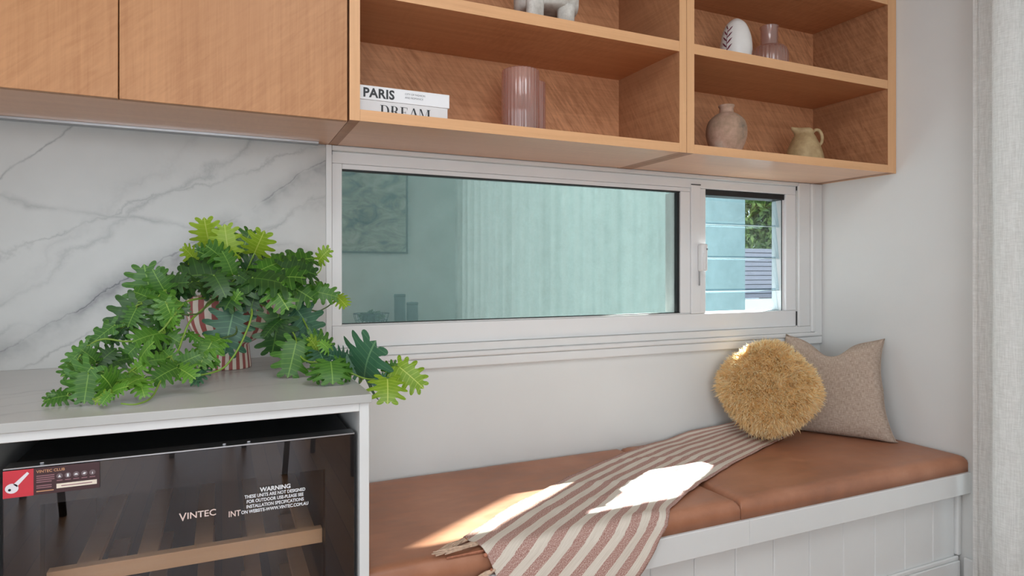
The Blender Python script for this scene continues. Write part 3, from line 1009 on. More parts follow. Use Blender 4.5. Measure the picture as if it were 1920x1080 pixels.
# keep strands out of wall, cushions
V[:, 1] = np.minimum(V[:, 1], -0.010)
V[:, 2] = np.maximum(V[:, 2], 0.4935)
me = bpy.data.meshes.new('fur')
me.vertices.add(len(V)); me.vertices.foreach_set('co', V.ravel())
me.loops.add(F.size); me.loops.foreach_set('vertex_index', F.ravel().astype(np.int32))
me.polygons.add(len(F)); me.polygons.foreach_set('loop_start', np.arange(0, F.size, 4, dtype=np.int32))
me.polygons.foreach_set('loop_total', np.full(len(F), 4, dtype=np.int32))
me.update(); me.validate()
t = NT('mustard_fur')
att = t.new('ShaderNodeNewGeometry')
fc = t.ramp(att.outputs['Random Per Island'], [(0.0, srgb(240, 204, 146)), (0.5, srgb(255, 230, 180)), (1.0, srgb(255, 248, 220))])
t.base(fc); t.rough(0.7)
t.b.inputs['Specular IOR Level'].default_value = 0.25
tl = t.new('ShaderNodeBsdfTranslucent'); t.link(fc, tl.inputs['Color'])
mx = t.new('ShaderNodeMixShader'); mx.inputs['Fac'].default_value = 0.45
t.link(t.b.outputs[0], mx.inputs[1]); t.link(tl.outputs[0], mx.inputs[2]); t.link(mx.outputs[0], t.out.inputs['Surface'])
fu = me_obj('fur', me, t.m, round_c)
fu['kind'] = 'stuff'

# ------------------------------------------------------------------ square linen pillow
t = NT('oatmeal_linen')
uv = t.uv()
wa = t.noise(t.mapping(uv, (170, 22, 1)), 1.0, 3, 0.6)
wb = t.noise(t.mapping(uv, (22, 170, 1)), 1.0, 3, 0.6)
v = t.math('MULTIPLY', t.math('ADD', wa, wb), 0.5)
t.base(t.ramp(v, [(0.36, srgb(150, 129, 114)), (0.5, srgb(177, 158, 143)), (0.64, srgb(200, 182, 167))]))
t.rough(0.95); t.b.inputs['Specular IOR Level'].default_value = 0.1
t.bump(v, 0.3, 0.002)
M['linen'] = t.m
pc = Vector((2.318, -0.212, 0.681))
e1 = Vector((0.52, -0.855, 0.0)).normalized()
pn = Vector((-0.80, -0.50, 0.20)).normalized()
e2 = pn.cross(e1).normalized()
if e2.z < 0:
    e2 = -e2
pn = e1.cross(e2); pn = pn if pn.x < 0 else -pn
pil = thing('square_pillow', (pc.x, pc.y, 0.4875), 'square oatmeal linen pillow standing against the right wall', 'pillow')
bm = bmesh.new(); uvl = bm.loops.layers.uv.new('UVMap')
NP = 48
HW, HH = 0.220, 0.208
def pill(u, v, side):
    # concave sides, pointed ears, a dent in the top edge
    ax = 1 - (0.24 if u > 0 else 0.16) * (1 - v * v) * abs(u) ** 2
    ay = 1 - (0.15 if v > 0 else 0.05) * (1 - u * u) * abs(v) ** 2
    x, y = u * HW * ax, v * HH * ay
    if v > 0:
        y -= 0.064 * math.exp(-((u + 0.10) / 0.33) ** 2) * v ** 3
    if u > 0:
        x -= 0.050 * u * max(0.0, v)
    t_ = max(0.0, (1 - u ** 4) * (1 - v ** 4)) ** 0.55
    z = 0.062 * t_ * side
    z += 0.006 * t_ * noise.noise(Vector((u * 2.2, v * 2.2, side)))
    z += 0.010 * math.exp(-((u + 0.15) / 0.10) ** 2) * max(0, v) ** 2 * t_ * side * -1
    return pc + e1 * x + e2 * y + pn * z
gr = {}
for side in (1, -1):
    for i in range(NP + 1):
        for j in range(NP + 1):
            u, v = -1 + 2 * i / NP, -1 + 2 * j / NP
            edge = i in (0, NP) or j in (0, NP)
            key = (i, j, 0 if edge else side)
            if key not in gr:
                gr[key] = bm.verts.new(pill(u, v, side))
    g = lambda i, j: gr[(i, j, 0 if (i in (0, NP) or j in (0, NP)) else side)]
    for i in range(NP):
        for j in range(NP):
            q = [(i, j), (i + 1, j), (i + 1, j + 1), (i, j + 1)]
            f = bm.faces.new([g(*k) for k in (q if side == 1 else q[::-1])])
            for lp in f.loops:
                pass
            for lp, k in zip(f.loops, (q if side == 1 else q[::-1])):
                lp[uvl].uv = (k[0] / NP, k[1] / NP)
for v_ in bm.verts:
    v_.co.z = max(v_.co.z, 0.4910)
    v_.co.x = min(v_.co.x, XR - 0.004)
    v_.co.y = min(v_.co.y, -0.024)
bm_obj('cover', bm, M['linen'], pil, True)
bm = bmesh.new()
loop = [pill(-1 + 2 * k / 30, -1, 1) for k in range(31)] + [pill(1, -1 + 2 * k / 30, 1) for k in range(1, 31)] + [pill(1 - 2 * k / 30, 1, 1) for k in range(1, 31)] + [pill(-1, 1 - 2 * k / 30, 1) for k in range(1, 31)]
for q in loop:
    q.z = max(q.z, 0.4925); q.x = min(q.x, XR - 0.005); q.y = min(q.y, -0.025)
tube(bm, loop, 0.0022, 6)
bm_obj('edge_seam', bm, M['linen'], pil, True)

# ================================================================== CURTAINS
t = NT('sheer_linen')
p = t.pos()
h_ = t.noise(t.mapping(p, (40, 40, 420)), 1.0, 3, 0.6)
v_ = t.noise(t.mapping(p, (260, 260, 18)), 1.0, 3, 0.6)
wv = t.math('MULTIPLY', t.math('ADD', h_, v_), 0.5)
col = t.ramp(wv, [(0.38, srgb(218, 215, 211)), (0.62, srgb(236, 234, 231))])
t.base(col); t.rough(0.95); t.b.inputs['Specular IOR Level'].default_value = 0.05
tl = t.new('ShaderNodeBsdfTranslucent'); t.link(col, tl.inputs['Color'])
mx = t.new('ShaderNodeMixShader'); mx.inputs['Fac'].default_value = 0.30
t.link(t.b.outputs[0], mx.inputs[1]); t.link(tl.outputs[0], mx.inputs[2])
tp = t.new('ShaderNodeBsdfTransparent')
mx2 = t.new('ShaderNodeMixShader')
t.link(t.ramp(wv, [(0.40, (0.10, 0.10, 0.10)), (0.60, (0.05, 0.05, 0.05))]), mx2.inputs['Fac'])
t.link(mx.outputs[0], mx2.inputs[1]); t.link(tp.outputs[0], mx2.inputs[2]); t.link(mx2.outputs[0], t.out.inputs['Surface'])
M['sheer'] = t.m
def curtain(y0, y1, xm, wavel, amp, label, seed, phase=0.0):
    c = thing('curtain', (xm, (y0 + y1) / 2, 0.015), label, 'curtain', 'sheer curtains on the right wall')
    r0 = random.Random(seed)
    bm = bmesh.new()
    n = int(abs(y1 - y0) / wavel * 22)
    rows = []
    zs = [0.018, 0.12, 0.5, 0.9, 1.3, 1.7, 2.1, 2.4, 2.60]
    for z in zs:
        row = []
        for i in range(n + 1):
            f = i / n
            y = y0 + (y1 - y0) * f
            a = 2 * math.pi * f * abs(y1 - y0) / wavel + phase
            k = amp * (0.75 + 0.5 * noise.noise(Vector((f * 9, seed, 0)))) * (1.0 - 0.12 * z / 2.6)
            x = xm + k * math.cos(a) + 0.006 * noise.noise(Vector((f * 14, z * 1.3, seed)))
            yy = y - 0.26 * wavel * math.sin(2 * a) * 0.35 + 0.004 * noise.noise(Vector((f * 11, z * 1.7, seed + 4)))
            row.append(bm.verts.new((min(x, XR - 0.012), yy, z)))
        rows.append(row)
    for A, B in zip(rows, rows[1:]):
        for i in range(n):
            bm.faces.new((A[i], A[i + 1], B[i + 1], B[i]))
    bm_obj('cloth', bm, M['sheer'], c, True)
    bm = bmesh.new()
    tube(bm, [q.co.copy() if hasattr(q, 'co') else q for q in [Vector((min(xm + amp * math.cos(phase), XR - 0.014), y0, z)) for z in (0.018, 1.3, 2.60)]], 0.0022, 6)
    bm_obj('side_hem', bm, M['sheer'], c)
curtain(-0.700, -2.02, 2.395, 0.165, 0.034, 'sheer linen curtain hanging at the end of the window seat', 1, phase=-0.9)
curtain(-2.05, -4.52, 2.395, 0.185, 0.052, 'second sheer linen curtain, mirrored in the window glass', 2, phase=0.6)

# ================================================================== DECOR ON THE SHELVES
S1, S2 = SH[0][1], SH[1][1]
# --- books
def book(name, x0, x1, y0, y1, z0, z1, label, cover):
    b = thing(name, ((x0 + x1) / 2, (y0 + y1) / 2, z0), label, 'book', 'books lying on the shelf')
    box('spine', (x0, y0, z0), (x1, y0 + 0.004, z1), cover, b, 0.001)
    box('front_board', (x0, y0 + 0.0041, z1 - 0.003), (x1, y1, z1), cover, b, 0.0006)
    box('back_board', (x0, y0 + 0.0041, z0), (x1, y1, z0 + 0.003), cover, b, 0.0006)
    box('pages', (x0 + 0.004, y0 + 0.0042, z0 + 0.0031), (x1 - 0.004, y1 - 0.003, z1 - 0.0031), plain('paper', srgb(228, 222, 208), 0.9), b)
    return b
wc = plain('white_cover', srgb(236, 236, 238), 0.45, 0.01)
gc = plain('pale_grey_cover', srgb(222, 220, 220), 0.45, 0.01)
ink = plain('ink', (0.03, 0.032, 0.036, 1), 0.6)
BY = -0.320
b2 = book('book', 0.3345, 0.5890, BY + 0.001, -0.10, S1 + 0.0003, 1.6220, 'pale grey book lettered DREAM lying under the white book', gc)
b1 = book('book', 0.3345, 0.5940, BY, -0.11, 1.6225, 1.6610, 'white book lettered PARIS lying on top of the grey book', wc)
text_mesh("PARIS", 0.0345, ink, 'lettering', b1, (0.3480, BY - 0.0006, 1.6300), bold=0.0011, squeeze=0.97, spacing=1.05)
gi = plain('grey_ink', srgb(120, 122, 126), 0.6)
text_mesh("CITY OF FASHION\nAND ROMANCE", 0.0075, gi, 'lettering', b1, (0.4640, BY - 0.0006, 1.6465), squeeze=0.95, line=1.3)
# didone capitals for the lower book
def didone(parent):
    H = 0.0290
    th, hl = 0.0052, 0.0011
    yb = BY + 0.001 - 0.0006
    z0 = 1.5828
    bm = bmesh.new()
    def quad(pts):
        bm.faces.new([bm.verts.new((a, yb, z0 + c)) for a, c in pts])
    def rect(a, b, c, d):
        quad([(a, c), (b, c), (b, d), (a, d)])
    def serif(a, b, c):
        rect(a, b, c, c + hl)
    def bowl(xa, cx, za, zb, wout, thick):
        n = 14
        mid, h = (za + zb) / 2, (zb - za) / 2
        outer = [(cx + wout * math.cos(t_), mid + h * math.sin(t_)) for t_ in [math.pi / 2 - math.pi * k / n for k in range(n + 1)]]
        inner = [(cx + (wout - thick) * math.cos(t_), mid + (h - hl) * math.sin(t_)) for t_ in [math.pi / 2 - math.pi * k / n for k in range(n + 1)]]
        for k in range(n):
            quad([inner[k], inner[k + 1], outer[k + 1], outer[k]])
        rect(xa, cx, zb - hl, zb); rect(xa, cx, za, za + hl)
    x = 0.3960
    # D
    rect(x + 0.002, x + 0.002 + th, 0, H); serif(x - 0.001, x + 0.010, H - hl); bowl(x, x + 0.012, 0, H, 0.012, th); x += 0.0285
    # R
    rect(x + 0.002, x + 0.002 + th, 0, H); serif(x - 0.001, x + 0.010, 0); bowl(x, x + 0.011, H * 0.5, H, 0.0085, th)
    quad([(x + 0.010, H * 0.5), (x + 0.016, H * 0.5), (x + 0.0245, 0), (x + 0.0185, 0)]); x += 0.0275
    # E
    rect(x + 0.002, x + 0.002 + th, 0, H); serif(x - 0.001, x + 0.019, H - hl); serif(x - 0.001, x + 0.019, 0); serif(x + 0.006, x + 0.014, H * 0.5)
    rect(x + 0.018, x + 0.019, H * 0.78, H); rect(x + 0.018, x + 0.019, 0, H * 0.22); rect(x + 0.0135, x + 0.0145, H * .4, H * .62); x += 0.0255
    # A
    quad([(x, 0), (x + 0.0012, 0), (x + 0.0125, H), (x + 0.0105, H)]); quad([(x + 0.018, 0), (x + 0.0245, 0), (x + 0.0135, H), (x + 0.0095, H)])
    rect(x + 0.005, x + 0.018, H * 0.33, H * 0.33 + hl); x += 0.0270
    # M
    rect(x + 0.002, x + 0.0031, 0, H); rect(x + 0.025, x + 0.025 + th, 0, H)
    quad([(x + 0.002, H), (x + 0.007, H), (x + 0.0165, 0.002), (x + 0.0145, 0)]); quad([(x + 0.0145, 0), (x + 0.0160, 0.002), (x + 0.0262, H), (x + 0.025, H)])
    serif(x + 0.022, x + 0.033, H - hl)
    for f in bm.faces:
        f.normal_update()
        if f.normal.y > 0:
            f.normal_flip()
    bm_obj('lettering', bm, ink, parent, recalc=False)
didone(b2)

# --- tinted ribbed glass
def tint_glass(name, tint, refl=0.06):
    t = NT(name)
    t.n.remove(t.b)
    tr = t.new('ShaderNodeBsdfTransparent'); tr.inputs['Color'].default_value = (*tint, 1)
    df = t.new('ShaderNodeBsdfTranslucent'); df.inputs['Color'].default_value = (*[min(1, c * 1.0) for c in tint], 1)
    df2 = t.new('ShaderNodeBsdfDiffuse'); df2.inputs['Color'].default_value = (*[min(1, c * 0.95) for c in tint], 1)
    m0 = t.new('ShaderNodeMixShader'); m0.inputs['Fac'].default_value = 0.5
    t.link(df.outputs[0], m0.inputs[1]); t.link(df2.outputs[0], m0.inputs[2])
    m1 = t.new('ShaderNodeMixShader'); m1.inputs['Fac'].default_value = 0.30
    t.link(tr.outputs[0], m1.inputs[1]); t.link(m0.outputs[0], m1.inputs[2])
    gl = t.new('ShaderNodeBsdfGlossy'); gl.inputs['Roughness'].default_value = 0.08
    lw = t.new('ShaderNodeLayerWeight'); lw.inputs['Blend'].default_value = 0.35
    m2 = t.new('ShaderNodeMixShader')
    t.link(t.math('MULTIPLY_ADD', lw.outputs['Facing'], 0.30, refl, clamp=True), m2.inputs['Fac'])
    t.link(m1.outputs[0], m2.inputs[1]); t.link(gl.outputs[0], m2.inputs[2]); t.link(m2.outputs[0], t.out.inputs['Surface'])
    return t.m
pg = tint_glass('blush_glass', (0.96, 0.77, 0.71))
vc = on_y(976, 200, -0.22)
wavy = thing('wavy_vase', (vc.x, vc.y, S1), 'tall blush pink ribbed glass vase of two joined tubes', 'vase')
h1 = on_y(976, 133, -0.22).z - S1 - 0.002
bm = lathe_bm([(0.0575, 0.0006), (0.059, 0.004), (0.059, h1 - 0.003), (0.0575, h1), (0.0545, h1), (0.0535, h1 - 0.004), (0.0535, 0.012), (0.001, 0.010)], 120, (vc.x, vc.y, S1), ribs=30, rib_amp=0.018, cap=True)
bm_obj('large_tube', bm, pg, wavy, True)
v2 = Vector((vc.x + 0.066, vc.y + 0.040, S1))
h2 = on_y(1015, 157, -0.185).z - S1
bm = lathe_bm([(0.038, 0.0006), (0.039, 0.004), (0.039, h2 - 0.003), (0.038, h2), (0.0355, h2), (0.035, h2 - 0.004), (0.035, 0.012), (0.001, 0.010)], 96, v2, ribs=22, rib_amp=0.02)
bm_obj('small_tube', bm, pg, wavy, True)

# --- stone bowl on stubby legs (upper shelf, cut by the top of the frame)
t = NT('chalky_stone')
nn = t.noise(t.obj(), 18.0, 6, 0.65)
t.base(t.ramp(nn, [(0.35, srgb(178, 172, 164)), (0.55, srgb(214, 210, 203)), (0.75, srgb(226, 222, 216))])); t.rough(0.85)
t.bump(nn, 0.25, 0.004)
M['stone'] = t.m
bc = on_y(1024, 20, -0.245)
bowl = thing('footed_bowl', (bc.x, bc.y, S2), 'chunky off-white stone bowl on stubby round legs', 'bowl')
bz = 0.052
prof = smooth_profile([(0.001, bz), (0.080, bz), (0.100, bz + 0.012), (0.104, bz + 0.04), (0.104, bz + 0.085), (0.098, bz + 0.090), (0.090, bz + 0.085), (0.086, bz + 0.03), (0.001, bz + 0.02)], 5)
bm_obj('basin', lathe_bm(prof, 48, (bc.x, bc.y, S2), cap=False), M['stone'], bowl, True)
for px, dy in ((1003, -0.075), (1061, -0.070), (1035, 0.06), (990, 0.05)):
    q = on_y(px, 20, bc.y + dy)
    bm_obj('leg', lathe_bm([(0.001, 0.0004), (0.024, 0.0004), (0.0265, 0.004), (0.0275, 0.05), (0.0275, bz + 0.010), (0.001, bz + 0.010)], 24, (q.x, q.y, S2), cap=False), M['stone'], bowl, True)

# --- egg vase with plum sprig
ec = on_y(1380, 90, -0.215)
egg = thing('egg_vase', (ec.x, ec.y, S2), 'white egg-shaped ceramic vase with a plum leaf print', 'vase')
et = on_y(1380, 37, -0.215).z - S2
R_ = 0.068
ep = smooth_profile([(0.026, 0.0006), (0.044, 0.010), (0.056, 0.055), (0.0585, 0.080), (0.053, 0.125), (0.037, et - 0.022), (0.017, et - 0.003), (0.010, et), (0.008, et - 0.006), (0.001, et - 0.03)], 6)
bm_obj('body', lathe_bm(ep, 48, (ec.x, ec.y, S2)), plain('white_ceramic', srgb(232, 228, 224), 0.35, 0.02), egg, True)
def egg_r(z):
    for (r1, z1), (r2, z2) in zip(ep, ep[1:]):
        if z1 <= z <= z2 and z2 > z1:
            return r1 + (r2 - r1) * (z - z1) / (z2 - z1)
    return 0.05
plum = plain('plum_print', srgb(126, 62, 78), 0.5)
def on_egg(a, z, lift=0.0008):
    r = egg_r(z) + lift
    return Vector((ec.x + r * math.cos(a), ec.y + r * math.sin(a), S2 + z))
a0 = math.radians(-168)
for k in range(9):
    bm = bmesh.new()
    z = 0.050 + k * 0.0115
    sd = 1 if k % 2 else -1
    # pointed leaf lying on the curved wall
    n = 6
    Lft, Rgt = [], []
    for i in range(n + 1):
        f = i / n
        aa = a0 + sd * 0.36 * f
        zz = z + 0.020 * f
        wd = 0.0042 * math.sin(math.pi * (0.08 + 0.9 * f))
        Lft.append(bm.verts.new(on_egg(aa, zz + wd))); Rgt.append(bm.verts.new(on_egg(aa, zz - wd)))
    for i in range(n):
        bm.faces.new((Lft[i], Lft[i + 1], Rgt[i + 1], Rgt[i]))
    bm_obj('leaf_print', bm, plum, egg)
bm = bmesh.new()
tube(bm, [on_egg(a0, 0.035 + 0.0115 * k) for k in range(10)], 0.0009, 5)
bm_obj('stem_print', bm, plum, egg)

# --- ribbed rose bottle
rc_ = on_y(1442, 100, -0.150)
rb = thing('ribbed_bottle', (rc_.x, rc_.y, S2), 'squat rose glass bottle with ribbed body and plain neck', 'bottle')
rt = on_y(1443, 51, -0.150).z - S2
bp = smooth_profile([(0.060, 0.0006), (0.070, 0.010), (0.072, 0.060), (0.071, 0.112), (0.058, 0.136), (0.036, 0.143)], 6)
bm_obj('body', lathe_bm(bp, 120, (rc_.x, rc_.y, S2), ribs=30, rib_amp=0.018), tint_glass('rose_glass', (0.93, 0.77, 0.72)), rb, True)
np_ = [(0.034, 0.1435), (0.0335, 0.150), (0.0335, rt - 0.01), (0.036, rt - 0.003), (0.036, rt), (0.032, rt), (0.030, rt - 0.01), (0.030, 0.150)]
bm_obj('neck', lathe_bm(np_, 40, (rc_.x, rc_.y, S2), cap=False), tint_glass('rose_glass_neck', (0.94, 0.80, 0.76)), rb, True)

# --- weathered round vase
wc_ = on_y(1362, 240, -0.235)
t = NT('weathered_terracotta')
o_ = t.pos()
n1 = t.noise(o_, 9.0, 6, 0.65); n2 = t.noise(o_, 40.0, 4, 0.7)
v = t.math('ADD', t.math('MULTIPLY', n1, 0.75), t.math('MULTIPLY', n2, 0.25))
zz_ = t.sep(o_)[2]
c1 = t.ramp(v, [(0.30, srgb(112, 100, 88)), (0.45, srgb(168, 138, 116)), (0.58, srgb(196, 160, 140)), (0.72, srgb(206, 188, 172))])
t.base(c1); t.rough(0.9); t.bump(v, 0.3, 0.004)
wv_ = thing('round_vase', (wc_.x, wc_.y, S1), 'round weathered terracotta vase with a narrow chipped neck', 'vase')
wt = on_y(1362, 198, -0.235).z - S1
wp = smooth_profile([(0.036, 0.0006), (0.050, 0.012), (0.068, 0.055), (0.0735, 0.092), (0.066, 0.128), (0.045, 0.151), (0.029, 0.160)], 6)
bm_obj('body', lathe_bm(wp, 56, (wc_.x, wc_.y, S1)), t.m, wv_, True)
wk = [(0.0288, 0.1603), (0.025, 0.165), (0.025, wt - 0.010), (0.0285, wt - 0.005), (0.029, wt), (0.024, wt), (0.021, wt - 0.01), (0.021, 0.163)]
bm_obj('neck', lathe_bm(wk, 40, (wc_.x, wc_.y, S1), cap=False), t.m, wv_, True)

# --- small jug
jc = on_y(1508, 280, -0.190)
t = NT('straw_stoneware')
n1 = t.noise(t.obj(), 22.0, 5, 0.6)
t.base(t.ramp(n1, [(0.3, srgb(160, 132, 92)), (0.6, srgb(190, 164, 122)), (0.8, srgb(200, 178, 140))])); t.rough(0.6)
jug = thing('small_jug', (jc.x, jc.y, S1), 'small straw-coloured stoneware jug with a loop handle', 'jug')
jt = on_y(1508, 240, -0.190).z - S1
dirx = Vector((_c, -_s, 0))       # spout left, handle right as the jug stands turned on the shelf
jp = smooth_profile([(0.056, 0.0006), (0.072, 0.014), (0.073, 0.035), (0.064, 0.072), (0.046, jt - 0.045), (0.036, jt - 0.026), (0.034, jt - 0.012), (0.027, jt - 0.004), (0.024, jt - 0.006), (0.001, jt - 0.02)], 6)
bm = lathe_bm(jp, 56, (0, 0, 0))
for v_ in bm.verts:
    # pull a pouring lip out of the rim
    if v_.co.z > jt - 0.03:
        a = math.atan2(v_.co.y, v_.co.x)
        d = abs((a - math.pi + math.pi) % (2 * math.pi) - math.pi)
        k = math.exp(-(d / 0.45) ** 2) * (v_.co.z - (jt - 0.03)) / 0.03
        v_.co.x -= 0.030 * k
        v_.co.z += 0.008 * k
rotz = Matrix.Rotation(-YAW, 4, 'Z')
bm.transform(Matrix.Translation((jc.x, jc.y, S1)) @ rotz)
bm_obj('body', bm, t.m, jug, True)
bm = bmesh.new()
hp = [(0.032, jt - 0.020), (0.046, jt - 0.008), (0.062, jt - 0.012), (0.072, jt - 0.034), (0.070, jt - 0.058), (0.056, jt - 0.076)]
tube(bm, curve_pts([Vector((jc.x, jc.y, S1 + z)) + dirx * x for x, z in hp], 6), 0.0065, 10)
bm_obj('handle', bm, t.m, jug, True)

# ================================================================== STRIPED POT AND TRAILING PLANT
pt = on_z(432, 694, 0.9003)
vd = Vector((pt.x - CAM_POS.x, pt.y - CAM_POS.y, 0)).normalized()
PC = Vector((pt.x, pt.y, 0.9003)) + vd * 0.052
plant = thing('potted_plant', PC, 'trailing split-leaf philodendron in a striped footed pot on the worktop', 'plant')
t = NT('striped_glaze')
s = t.sep(t.obj())
# object origin of the pot mesh is the pot axis
ang = t.math('ARCTAN2', s[1], s[0])
fr = t.math('FRACT', t.math('ADD', t.math('MULTIPLY', ang, 9 / math.pi), 0.25))
wob = t.math('MULTIPLY', t.math('SUBTRACT', t.noise(t.obj(), 14.0, 2), 0.5), 0.12)
band = t.math('GREATER_THAN', t.math('ADD', fr, wob), 0.52)
t.base(t.mix(band, srgb(228, 214, 198), srgb(164, 84, 78))); t.rough(0.55)
M['pot'] = t.m
PH = 0.192
pp = smooth_profile([(0.050, 0.0), (0.052, 0.004), (0.049, 0.035), (0.046, 0.062)], 4) + smooth_profile([(0.050, 0.066), (0.080, 0.084), (0.100, 0.118), (0.107, 0.160), (0.106, PH)], 6) + [(0.100, PH), (0.098, PH - 0.02), (0.085, 0.12), (0.001, 0.10)]
bm = lathe_bm(pp, 72, (0, 0, 0))
me = bpy.data.meshes.new('pot'); bmesh.ops.recalc_face_normals(bm, faces=bm.faces); bm.to_mesh(me); bm.free()
po = me_obj('pot', me, M['pot'], None, True)
po.parent = plant
bm = lathe_bm([(0.001, 0.150), (0.094, 0.152)], 40, tuple(PC), cap=False)
so = bm_obj('soil', bm, plain('potting_soil', (0.02, 0.014, 0.01, 1), 0.95, 0.4, 90.0), plant)

# ---- leaf meshes: split blade, folded on the midrib, finger lobes bending down
def leaf_mesh(seed, nl, width, sinus, droop):
    r0 = random.Random(seed)
    bm = bmesh.new(); uvl = bm.loops.layers.uv.new('UVMap')
    ys = [0.86 * k / nl for k in range(nl + 1)]
    rib = [bm.verts.new((0, y, 0)) for y in ys] + [bm.verts.new((0, 1.02, 0))]
    for side in (1, -1):
        lob = []
        for k in range(nl):
            f = (k + 0.5) / nl
            yb = (ys[k] + ys[k + 1]) / 2
            ln = width * (math.sin(math.pi * (0.20 + 0.68 * f)) ** 0.7) * r0.uniform(0.92, 1.06)
            th_ = math.radians(-52 + 108 * f)            # lower lobes sweep back, upper ones forward
            lob.append((yb, ln, math.cos(th_), math.sin(th_)))
        def q(k, a, b):
            yb, L, dx, dy = lob[k]
            return (dx * L * a - dy * b, yb + dy * L * a + dx * b)
        # notch points between neighbouring lobes
        S = []
        for k in range(nl + 1):
            if k == 0:
                p_ = q(0, sinus, -0.045)
            elif k == nl:
                p_ = q(nl - 1, sinus, 0.045)
            else:
                p1, p2 = q(k - 1, sinus, 0.05), q(k, sinus, -0.05)
                p_ = ((p1[0] + p2[0]) / 2, (p1[1] + p2[1]) / 2)
            S.append(bm.verts.new((max(p_[0], 0.012) * side, p_[1], 0)))
        def face(vs):
            try:
                bm.faces.new(vs if side == 1 else vs[::-1])
            except ValueError:
                pass
        for k in range(nl):
            face([rib[k], S[k], S[k + 1], rib[k + 1]])
            yb, L, dx, dy = lob[k]
            hw = 0.073 * (6 / nl) * (0.85 + 0.25 * math.sin(math.pi * (k + 0.5) / nl))
            prev = (S[k], S[k + 1])
            for a, wd in ((0.62, 0.92), (0.82, 0.86), (0.95, 0.55), (1.0, 0.18)):
                A, B_ = q(k, a, -hw * wd), q(k, a, hw * wd)
                cur = (bm.verts.new((A[0] * side, A[1], 0)), bm.verts.new((B_[0] * side, B_[1], 0)))
                face([prev[0], cur[0], cur[1], prev[1]])
                prev = cur
        face([rib[nl], S[nl], rib[nl + 1]])
    for v_ in bm.verts:
        x, y = v_.co.x, v_.co.y
        ax = abs(x)
        v_.co.z = 0.28 * ax - droop * ax * ax * 2.2 - 0.28 * (y - 0.35) ** 2 + 0.04 * math.sin(y * 19 + seed) * ax
    for f in bm.faces:
        f.normal_update()
        if f.normal.z < 0:
            f.normal_flip()
        for lp in f.loops:
            lp[uvl].uv = (lp.vert.co.x, lp.vert.co.y)
    me = bpy.data.meshes.new('leaf')
    bm.to_mesh(me); bm.free()
    for p_ in me.polygons:
        p_.use_smooth = True
    me.materials.append(None)
    return me
LEAF = [leaf_mesh(1, 6, 0.54, 0.46, 0.30), leaf_mesh(2, 6, 0.52, 0.50, 0.45), leaf_mesh(3, 5, 0.56, 0.44, 0.25), leaf_mesh(4, 6, 0.57, 0.46, 0.38), leaf_mesh(5, 5, 0.52, 0.48, 0.5)]
def leaf_mat(name, a, b, vein, tr=0.28):
    t = NT(name)
    uv = t.uv()
    s = t.sep(uv)
    ax = t.math('ABSOLUTE', s[0])
    mid = t.math('LESS_THAN', ax, 0.014)
    lat = t.math('FRACT', t.math('MULTIPLY', t.math('SUBTRACT', s[1], t.math('MULTIPLY', ax, 0.30)), 7.2))
    lat = t.math('LESS_THAN', t.math('ABSOLUTE', t.math('SUBTRACT', lat, 0.5)), 0.055)
    vv = t.math('MAXIMUM', mid, t.math('MULTIPLY', lat, 0.55))
    oi = t.new('ShaderNodeObjectInfo')
    n = t.noise(uv, 5.0, 3)
    k = t.math('ADD', t.math('MULTIPLY', n, 0.6), t.math('MULTIPLY', oi.outputs['Random'], 0.4))
    c = t.mix(vv, t.ramp(k, [(0.25, a), (0.75, b)]), vein)
    t.base(c); t.rough(0.38)
    t.b.inputs['Specular IOR Level'].default_value = 0.45
    tl = t.new('ShaderNodeBsdfTranslucent'); t.link(c, tl.inputs['Color'])
    mx = t.new('ShaderNodeMixShader'); mx.inputs['Fac'].default_value = tr
    t.link(t.b.outputs[0], mx.inputs[1]); t.link(tl.outputs[0], mx.inputs[2]); t.link(mx.outputs[0], t.out.inputs['Surface'])
    return t.m
LM = {
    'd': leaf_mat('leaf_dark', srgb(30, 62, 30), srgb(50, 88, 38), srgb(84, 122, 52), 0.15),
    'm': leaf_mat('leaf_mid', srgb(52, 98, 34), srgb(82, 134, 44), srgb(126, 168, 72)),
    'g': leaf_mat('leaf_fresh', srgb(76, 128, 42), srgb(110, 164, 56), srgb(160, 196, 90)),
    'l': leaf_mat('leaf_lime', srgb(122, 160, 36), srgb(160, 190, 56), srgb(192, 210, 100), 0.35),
    't': leaf_mat('leaf_blue_green', srgb(42, 84, 62), srgb(66, 112, 82), srgb(104, 146, 104), 0.15),
}
